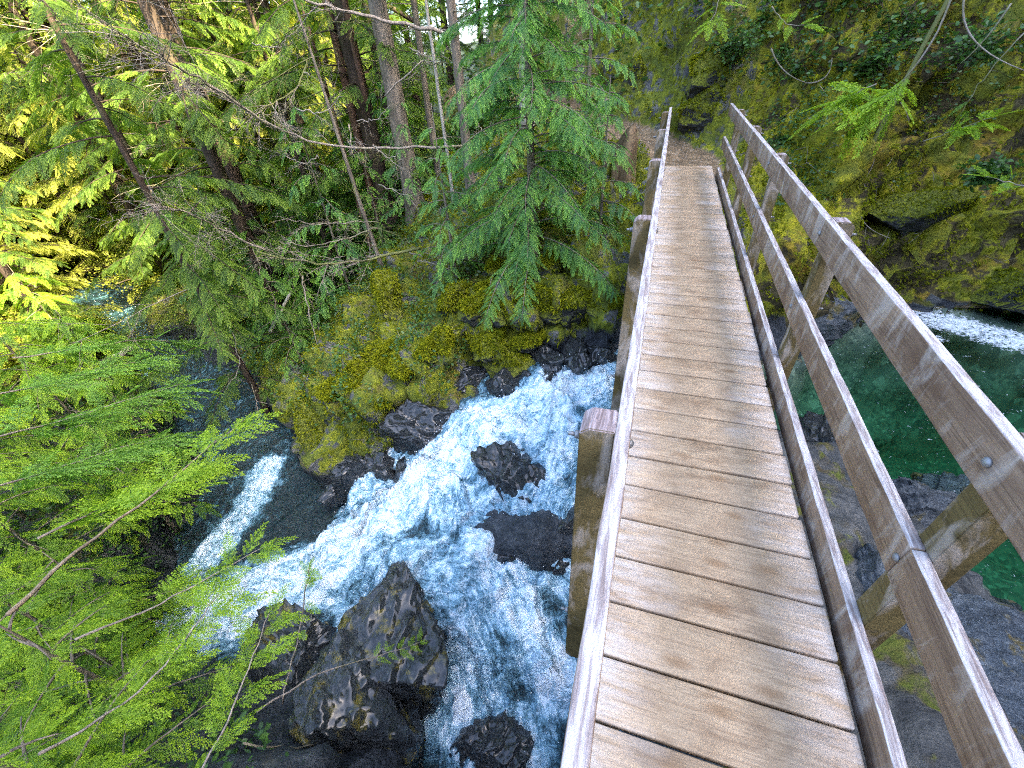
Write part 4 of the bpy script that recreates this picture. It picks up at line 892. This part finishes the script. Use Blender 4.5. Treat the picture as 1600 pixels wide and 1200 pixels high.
# --- ferns and shrubs
FR = [spray_template(17, 0, .20, .1, .03, s, True) for s in (11, 12)]
def fern(x, y, n, L, seed, label, mat='forest', dz=0, group=None):
    r = np.random.RandomState(seed); root = empty('fern', (x, y, ground_z(x, y)+dz), label, 'fern', group); mb = MB()
    a = np.arange(n)/n*2*PI+r.rand(n)*.5
    B = np.stack([np.cos(a)*.03, np.sin(a)*.03, np.zeros(n)], 1); A = np.stack([np.cos(a), np.sin(a), r.uniform(.5, 1.1, n)], 1); N = np.stack([-np.cos(a)*.6, -np.sin(a)*.6, np.ones(n)], 1)
    put_sprays(mb, FR, B, A, N, L*r.uniform(.7, 1.15, n), .6, r); mb.build('fronds', M[mat], root); return root
def spot(px, py, d): p = at_d(px, py, d); return p[0], p[1]
FERNS = [((690, 205), 9.2, 'fern between the thin white stem and the thick trunk'), ((520, 545), 7.6, 'small fern on the shaded slope left of the mossy lump'), ((560, 650), 6.3, 'fern drooping over the big mossy boulder'), ((470, 620), 7.4, 'dark fern above the hollow on the left bank'),
         ((640, 245), 9.0, 'fern at the foot of the thick trunk'), ((1330, 130), 9.6, 'dark fern behind the hanging cedar spray'), ((1210, 40), 9.9, 'fern on the bank above the root mound'), ((740, 470), 6.9, 'pale fern on the moss under the young cedar'), ((350, 470), 10.5, 'fern at the foot of the slim slanting trunk'), ((1600, 40), 9.8, 'fern high on the cliff in the upper right corner')]
for i, ((px, py), d, lb) in enumerate(FERNS): fern(*spot(px, py, d), 11, .42, 70+i, lb, dz=.05)
LEAF = np.array([(0, 0, 0), (.28, .35, .03), (.22, .75, .02), (0, 1, -.05), (-.22, .75, .02), (-.28, .35, .03)]); LEAFQ = np.array([[0, 1, 2, 3], [0, 3, 4, 5]])
def leaf_cloud(mb, P, size, r, nrm=None, flat=.6, tint=None):
    n = len(P); ax = r.normal(size=(n, 3)); ax[:, 2] *= .45; ax /= np.linalg.norm(ax, axis=1)[:, None]
    nm = r.normal(size=(n, 3))*flat+(np.array([0, 0, 1.]) if nrm is None else nrm)
    xa = np.cross(ax, nm); xa /= np.linalg.norm(xa, axis=1)[:, None]+1e-9; za = np.cross(xa, ax); s = (size*r.uniform(.6, 1.3, n))[:, None, None]
    V = P[:, None]+s*(LEAF[None, :, :1]*xa[:, None]+LEAF[None, :, 1:2]*ax[:, None]+LEAF[None, :, 2:]*za[:, None])
    F = (LEAFQ[None]+np.arange(n)[:, None, None]*6).reshape(-1, 4)
    mb.add(V.reshape(-1, 3), F, tip=np.tile([0, .3, .6, 1, .6, .3], n)*.6, tint=np.repeat(r.rand(n) if tint is None else tint, 6))
def shrub(seed, R_, H_, n, lsize, mat, name='shrub', stems=7, bark='bark_dark'):
    r = np.random.RandomState(seed); root = empty(name); w = MB(); pts = []
    for i in range(stems):
        a = r.uniform(0, 2*PI); P = curve_branch((0, 0, -.1), (math.cos(a)*.6, math.sin(a)*.6, 1), H_*r.uniform(.8, 1.2), 8, .9, r, .08); tube(w, P, np.linspace(.02, .006, 8)*H_*.8, 5)
        for j in range(9):
            q = r.uniform(2, 7); k = int(min(q, 6)); b = P[k]; e = b+r.normal(size=3)*R_*.42*np.array([1, 1, .6]); tube(w, np.linspace(b, e, 4), .004*H_, 3); pts.append(np.linspace(b, e, 6))
    pts = np.concatenate(pts); idx_ = r.randint(0, len(pts), n); lf = MB(); leaf_cloud(lf, pts[idx_]+r.normal(size=(n, 3))*R_*.07, lsize, r)
    w.build('stems', M[bark], root); lf.build('leaves', M[mat], root); return root
SH = [((1420, 20), 9.6, .7, .7, 'dark bush behind the thin pale trunk on the cliff'), ((1530, 40), 9.3, .6, .6, 'leafy bush in shade at the top right between bare roots'), ((1350, 70), 9.3, .45, .5, 'dark leaves just above the hanging cedar spray'), ((1100, 20), 10.4, .6, .7, 'bush on the bank left of the root mound at the top edge'), ((1560, 250), 8.7, .35, .3, 'small leafy plant low on the cliff at the right edge'),
      ((1160, 45), 9.7, .6, .6, 'glossy dark leafy bush on the bank above the root mound'), ((1250, 70), 9.5, .6, .7, 'dark leafy bush hanging left of the pale cedar spray'), ((1300, 40), 9.9, .7, .7, 'bush in deep shade at the top of the cliff'), ((1190, 20), 10.2, .5, .7, 'leafy bush behind the root mound at the top edge'), ((1230, 235), 9.0, .25, .3, 'tiny green plant on the cliff above the railing')]
for i, ((px, py), d, R_, H_, lb) in enumerate(SH):
    o = shrub(90+i, R_, H_, 700, .075, 'salal'); p = at_d(px, py, d); tag(o, lb, 'bush'); o.location = (p[0], p[1], max(p[2]-H_*.6, ground_z(p[0], p[1]-.1)-.3))

# --- the wood beyond: copies of a few builds
G = 'trees of the wood beyond the creek'
protos = [conifer(101, 14, .14, .4, 2.3), conifer(102, 17, .17, .9, 2.6), conifer(103, 11, .09, .3, 1.8, per_m=7), conifer(104, 16, .14, 1.0, 2.2, bare=.3, bark='bark_dark')]
rb = np.random.RandomState(12); spots = []
for az, d in [(rb.uniform(24, 80), rb.uniform(10.5, 34)) for _ in range(400)]:
    a = math.radians(az); x, y = -math.sin(a)*d, math.cos(a)*d
    if y-FE(x) < 1.2 or (az > 62 and d < 12) : continue
    if any(math.hypot(x-u, y-v) < 1.5+.035*d for u, v in spots): continue
    if seg_dist(np.array([x]), np.array([y]), PATH)[0][0] < 1.0: continue
    if 52 < az < 60 and d > 15 and rb.rand() < .6: continue
    spots.append((x, y))
for i, (x, y) in enumerate(spots[:80]):
    p = protos[i % 4]; o = p if i < 4 else copy_tree(p)
    plant_at(o, x, y, -.1, rb.uniform(0, 6.28), rb.uniform(.75, 1.2))
    tag(o, 'conifer with drooping boughs in the crowded wood across the creek', 'tree', G)
# conifers on the steep wooded slope behind the trail
G2 = 'conifers on the slope above the trail'
for i in range(14):
    a = math.radians(rb.uniform(-6, 24)); d = rb.uniform(13.5, 24); x, y = -math.sin(a)*d, math.cos(a)*d
    if abs(x+1.9) < 1.0 and y < 16: continue
    o = copy_tree(protos[i % 4]); plant_at(o, x, y, -.1, rb.uniform(0, 6.28), rb.uniform(.7, 1.1)); tag(o, 'conifer on the dark slope above the trail', 'tree', G2)
G7 = 'sunlit yellow-green conifers down the valley'
lit = conifer(105, 9, .10, .2, 2.3, mat='sun_tinted', per_m=8); n7 = 0; sp7 = []
for _ in range(600):
    a = math.radians(rb.uniform(36, 98)); d = rb.uniform(15.5, 42); x, y = -math.sin(a)*d, math.cos(a)*d
    if -.6 > abs(y-(FE(x)+NE(x))/2)-1.8 or any(math.hypot(x-u, y-v) < 1.7 for u, v in sp7): continue
    o = lit if not sp7 else copy_tree(lit); sp7.append((x, y)); plant_at(o, x, y, -.1, rb.uniform(0, 6.28), rb.uniform(.6, 1.5)); tag(o, 'sunlit yellow-green conifer behind the shaded boughs at the far left', 'tree', G7); n7 += 1
    if n7 >= 120: break
# sunlit understorey shrubs down the valley
sp = [shrub(201, 1.5, 2.2, 10000, .062, 'sun_tinted', 'sunlit_shrub', 9), shrub(202, 1.2, 1.6, 8000, .058, 'sun_tinted', 'sunlit_shrub', 8)]
big = shrub(203, 3.6, 7.5, 42000, .062, 'sun_tinted', 'sunlit_tree', 10)
G3 = 'yellow-green shrubs in the sun down the valley'
ct = 0
G4 = 'leafy conifers on the near bank down the valley'
n4 = 0; sp4 = []
for _ in range(500):
    a = math.radians(rb.uniform(66, 100)); d = rb.uniform(14.5, 34); x, y = -math.sin(a)*d, math.cos(a)*d
    if NE(x)-y < .8 or any(math.hypot(x-u, y-v) < 1.9 for u, v in sp4): continue
    sp4.append((x, y)); o = copy_tree(protos[n4 % 3]); plant_at(o, x, y, -.3, rb.uniform(0, 6.28), rb.uniform(.55, 1.0)); tag(o, 'leafy conifer at the left edge beyond the near bank saplings', 'tree', G4); n4 += 1
    if n4 >= 24: break
G5 = 'blue-green cedar saplings under the trees of the wood'
sapp = [young_cedar('forest_sapling', 3.4, 301, 1.2, 'sapling', 'cedar_blue', SP_MED, 7, .34, .3, 2.0, .03), young_cedar('forest_sapling', 2.4, 302, .95, 'sapling', 'cedar', SP_MED, 8, .30, .25, 2.0, .025)]
n5 = 0; sp5 = []
for _ in range(600):
    a = math.radians(rb.uniform(30, 72)); d = rb.uniform(8.2, 15); x, y = -math.sin(a)*d, math.cos(a)*d
    if y-FE(x) < 1.0 or any(math.hypot(x-u, y-v) < .9 for u, v in sp5) or (d < 9.5 and 30 < math.degrees(a) < 46): continue
    if seg_dist(np.array([x]), np.array([y]), PATH)[0][0] < 1.2: continue
    sp5.append((x, y)); o = sapp[n5 % 2] if n5 < 2 else copy_tree(sapp[n5 % 2]); plant_at(o, x, y, -.05, rb.uniform(0, 6.28), rb.uniform(.6, 1.25)); tag(o, 'small cedar sapling under the tall trees across the creek', 'sapling', G5); n5 += 1
    if n5 >= 34: break
for _ in range(300):
    a = math.radians(rb.uniform(50, 96)); d = rb.uniform(12.5, 32); x, y = -math.sin(a)*d, math.cos(a)*d
    if -.2 > y-FE(x) > -(FE(x)-NE(x))-.3: continue
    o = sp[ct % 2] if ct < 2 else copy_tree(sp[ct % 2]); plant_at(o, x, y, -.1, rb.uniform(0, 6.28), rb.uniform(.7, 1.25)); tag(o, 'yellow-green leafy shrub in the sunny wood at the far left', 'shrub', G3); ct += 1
    if ct >= 45: break

G6 = 'sunlit leafy trees far down the valley'
sp6 = []
for _ in range(400):
    a = math.radians(rb.uniform(34, 100)); d = rb.uniform(27, 60); x, y = -math.sin(a)*d, math.cos(a)*d
    if -1.5 < y-FE(x)+.75 < 1.5 or any(math.hypot(x-u, y-v) < 2.6 for u, v in sp6): continue
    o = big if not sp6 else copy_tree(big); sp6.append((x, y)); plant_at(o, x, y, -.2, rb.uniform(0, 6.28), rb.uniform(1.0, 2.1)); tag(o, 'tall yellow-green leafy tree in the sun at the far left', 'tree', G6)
    if len(sp6) >= 75: break

# --- ground cover nobody could count
rg = np.random.RandomState(77)
def surf_pts(mask, n):
    cand = np.where(mask)[0]; k = cand[rg.randint(0, len(cand), n)]
    return P3[k]+rg.normal(size=(n, 3))*.03, N3[k]
mb = MB()
tp = []
base_m = (dfa > .0) & (wet < .5) & (mossy > .45) & (onpath < .3) & (dist0 < 12) & (P3[:, 0] > -9.5) & (fbm(P3*1.7+9, 3) > -.12)
for blades, ln, wd in ((110000, .055, .010),):
    Pm, Nm = surf_pts(base_m, blades); d = Nm+rg.normal(size=Nm.shape)*.75; d /= np.linalg.norm(d, axis=1)[:, None]
    sd = np.cross(d, rg.normal(size=d.shape)); sd /= np.linalg.norm(sd, axis=1)[:, None]+1e-9
    L = (ln*rg.uniform(.5, 1.5, blades))[:, None]; W = wd*rg.uniform(.6, 1.6, blades)[:, None]
    V = np.stack([Pm-d*.01, Pm+d*L*.5+sd*W, Pm+d*L-np.array([0, 0, 1])*L*.3, Pm+d*L*.5-sd*W], 1)
    mb.add(V.reshape(-1, 3), np.arange(blades*4).reshape(-1, 4), tint=np.repeat(rg.rand(blades), 4), tip=np.tile([0, .3, .8, .3], blades))
for w_, n_ in ROCK_PTS:
    up_ = np.where(n_[:, 2] > .1)[0]; kk = up_[rg.randint(0, len(up_), 2600)]; Pm = w_[kk]; d = n_[kk]+rg.normal(size=(2600, 3))*.75; d /= np.linalg.norm(d, axis=1)[:, None]
    sd = np.cross(d, rg.normal(size=d.shape)); sd /= np.linalg.norm(sd, axis=1)[:, None]+1e-9; L = (.05*rg.uniform(.5, 1.5, 2600))[:, None]; W = .010*rg.uniform(.6, 1.6, 2600)[:, None]
    V = np.stack([Pm-d*.01, Pm+d*L*.5+sd*W, Pm+d*L-np.array([0, 0, 1])*L*.3, Pm+d*L*.5-sd*W], 1); mb.add(V.reshape(-1, 3), np.arange(2600*4).reshape(-1, 4), tint=np.repeat(rg.rand(2600), 4), tip=np.tile([0, .3, .8, .3], 2600))
tag(mb.build('moss_tufts', M['moss_tuft']), kind='stuff')
mb = MB()
m1 = (dfa > .25) & (wet < .3) & (P3[:, 0] < -2.6) & (P3[:, 0] > -13) & (dist0 < 16) & (fbm(P3*1.1, 3) > -.05)
Pm, Nm = surf_pts(m1, 24000); leaf_cloud(mb, Pm+Nm*rg.uniform(.02, .22, len(Pm))[:, None], .055, rg, Nm, .5)
m2 = (dist0 > 11) & (dist0 < 45) & (P3[:, 0] < 2) & ((dfa > .3) | (dna > .3)) & (onpath < .3)
cand = np.where(m2)[0]; k = cand[rg.randint(0, len(cand), 26000)]; Pm = P3[k]+rg.normal(size=(26000, 3))*np.array([.35, .35, .1]); Pm[:, 2] = H(Pm[:, 0], Pm[:, 1])+rg.uniform(.0, .5, len(Pm)); leaf_cloud(mb, Pm, .13, rg, None, .7)
m3 = (dna > .3) & (P3[:, 0] < -1.6) & (P3[:, 0] > -12) & (dist0 < 14); Pm, Nm = surf_pts(m3, 15000); leaf_cloud(mb, Pm+Nm*rg.uniform(.02, .25, len(Pm))[:, None], .06, rg, Nm, .5)
m4 = (P3[:, 0] > 1.6) & (dfa > 1.2) & (dist0 < 13) & (fbm(P3*1.3+3, 3) > .0); Pm, Nm = surf_pts(m4, 12000); leaf_cloud(mb, Pm+Nm*rg.uniform(.02, .10, len(Pm))[:, None], .045, rg, Nm, .5)
tag(mb.build('undergrowth', M['salal']), kind='stuff')
mb = MB(); mt = (dfa > .3) & (wet < .4) & (dist0 < 14) & (P3[:, 0] < 6) & (onpath < .5)
Pm, Nm = surf_pts(mt, 1500)
for p, nn in zip(Pm, Nm):
    d = np.cross(nn, rg.normal(size=3)); d /= np.linalg.norm(d); L = rg.uniform(.08, .4); q = np.linspace(-.5, .5, 4)[:, None]
    tube(mb, p+nn*.02+d*q*L+nn*(.25-q*q)*L*.25, .0035, 3)
tag(mb.build('twig_litter', M['twig']), kind='stuff')

mb = MB(); v2, f2 = ICO[2]; rd = np.random.RandomState(9)
fi = np.where((foam > .7) & (X1 > -4.5))[0]
for k in rd.choice(fi, 1500):
    top_ = (X1[k] > -1.6) and (Y1[k] > 3.6)
    p = WV[k]+np.array([rd.normal()*.05, rd.normal()*.05, abs(rd.normal())*(.16 if top_ else .06)]); mb.add(v2*rd.uniform(.002, .007)*np.array([1, 1, rd.uniform(.8, 2)])+p, f2)
tag(mb.build('spray_droplets', M['foam_clot'], None, True), kind='stuff')

# ------------------------------------------------------------------ light, sky, camera
SUN_DIR = np.array([.76, -.20, .62]); SUN_DIR /= np.linalg.norm(SUN_DIR)
el = math.asin(SUN_DIR[2]); az = math.atan2(SUN_DIR[0], SUN_DIR[1])
w = bpy.data.worlds.new('World'); SC.world = w; w.use_nodes = True; nt = w.node_tree; nt.nodes.clear()
sky = nt.nodes.new('ShaderNodeTexSky'); sky.sky_type = 'NISHITA'; sky.sun_disc = False; sky.sun_elevation = el; sky.sun_rotation = az; sky.air_density = .6; sky.dust_density = 2.5; sky.ozone_density = .2
bg = nt.nodes.new('ShaderNodeBackground'); bg.inputs[1].default_value = .15; ow = nt.nodes.new('ShaderNodeOutputWorld')
nt.links.new(sky.outputs[0], bg.inputs[0]); nt.links.new(bg.outputs[0], ow.inputs[0])
ld = bpy.data.lights.new('sun', 'SUN'); ld.energy = 3.2; ld.angle = math.radians(.5); ld.color = (1.0, .84, .55)
so = bpy.data.objects.new('sun', ld); COL.objects.link(so); so.rotation_euler = Vector(SUN_DIR).to_track_quat('Z', 'Y').to_euler()
cam = bpy.data.cameras.new('camera'); cam.sensor_width = 36; cam.lens = F_PX/1600*36; cam.clip_start = .02; cam.clip_end = 2000
co = bpy.data.objects.new('camera', cam); COL.objects.link(co)
co.matrix_world = Matrix.Translation((0, 0, EYE)) @ Matrix(ROT.tolist()).to_4x4(); SC.camera = co
SC.view_settings.view_transform = 'Standard'; SC.view_settings.look = 'None'; SC.view_settings.gamma = 1; SC.view_settings.exposure = 4.02
SC.cycles.max_bounces = 8; SC.cycles.diffuse_bounces = 4; SC.cycles.glossy_bounces = 3; SC.cycles.transmission_bounces = 6; SC.cycles.transparent_max_bounces = 8
SC.cycles.use_denoising = DENOISE; SC.cycles.filter_width = 1.1
SC.cycles.caustics_reflective = False; SC.cycles.caustics_refractive = False
SC.cycles.use_adaptive_sampling = False; SC.cycles.sampling_pattern = 'BLUE_NOISE'; SC.cycles.sample_clamp_indirect = 2.5; SC.cycles.diffuse_bounces = 3
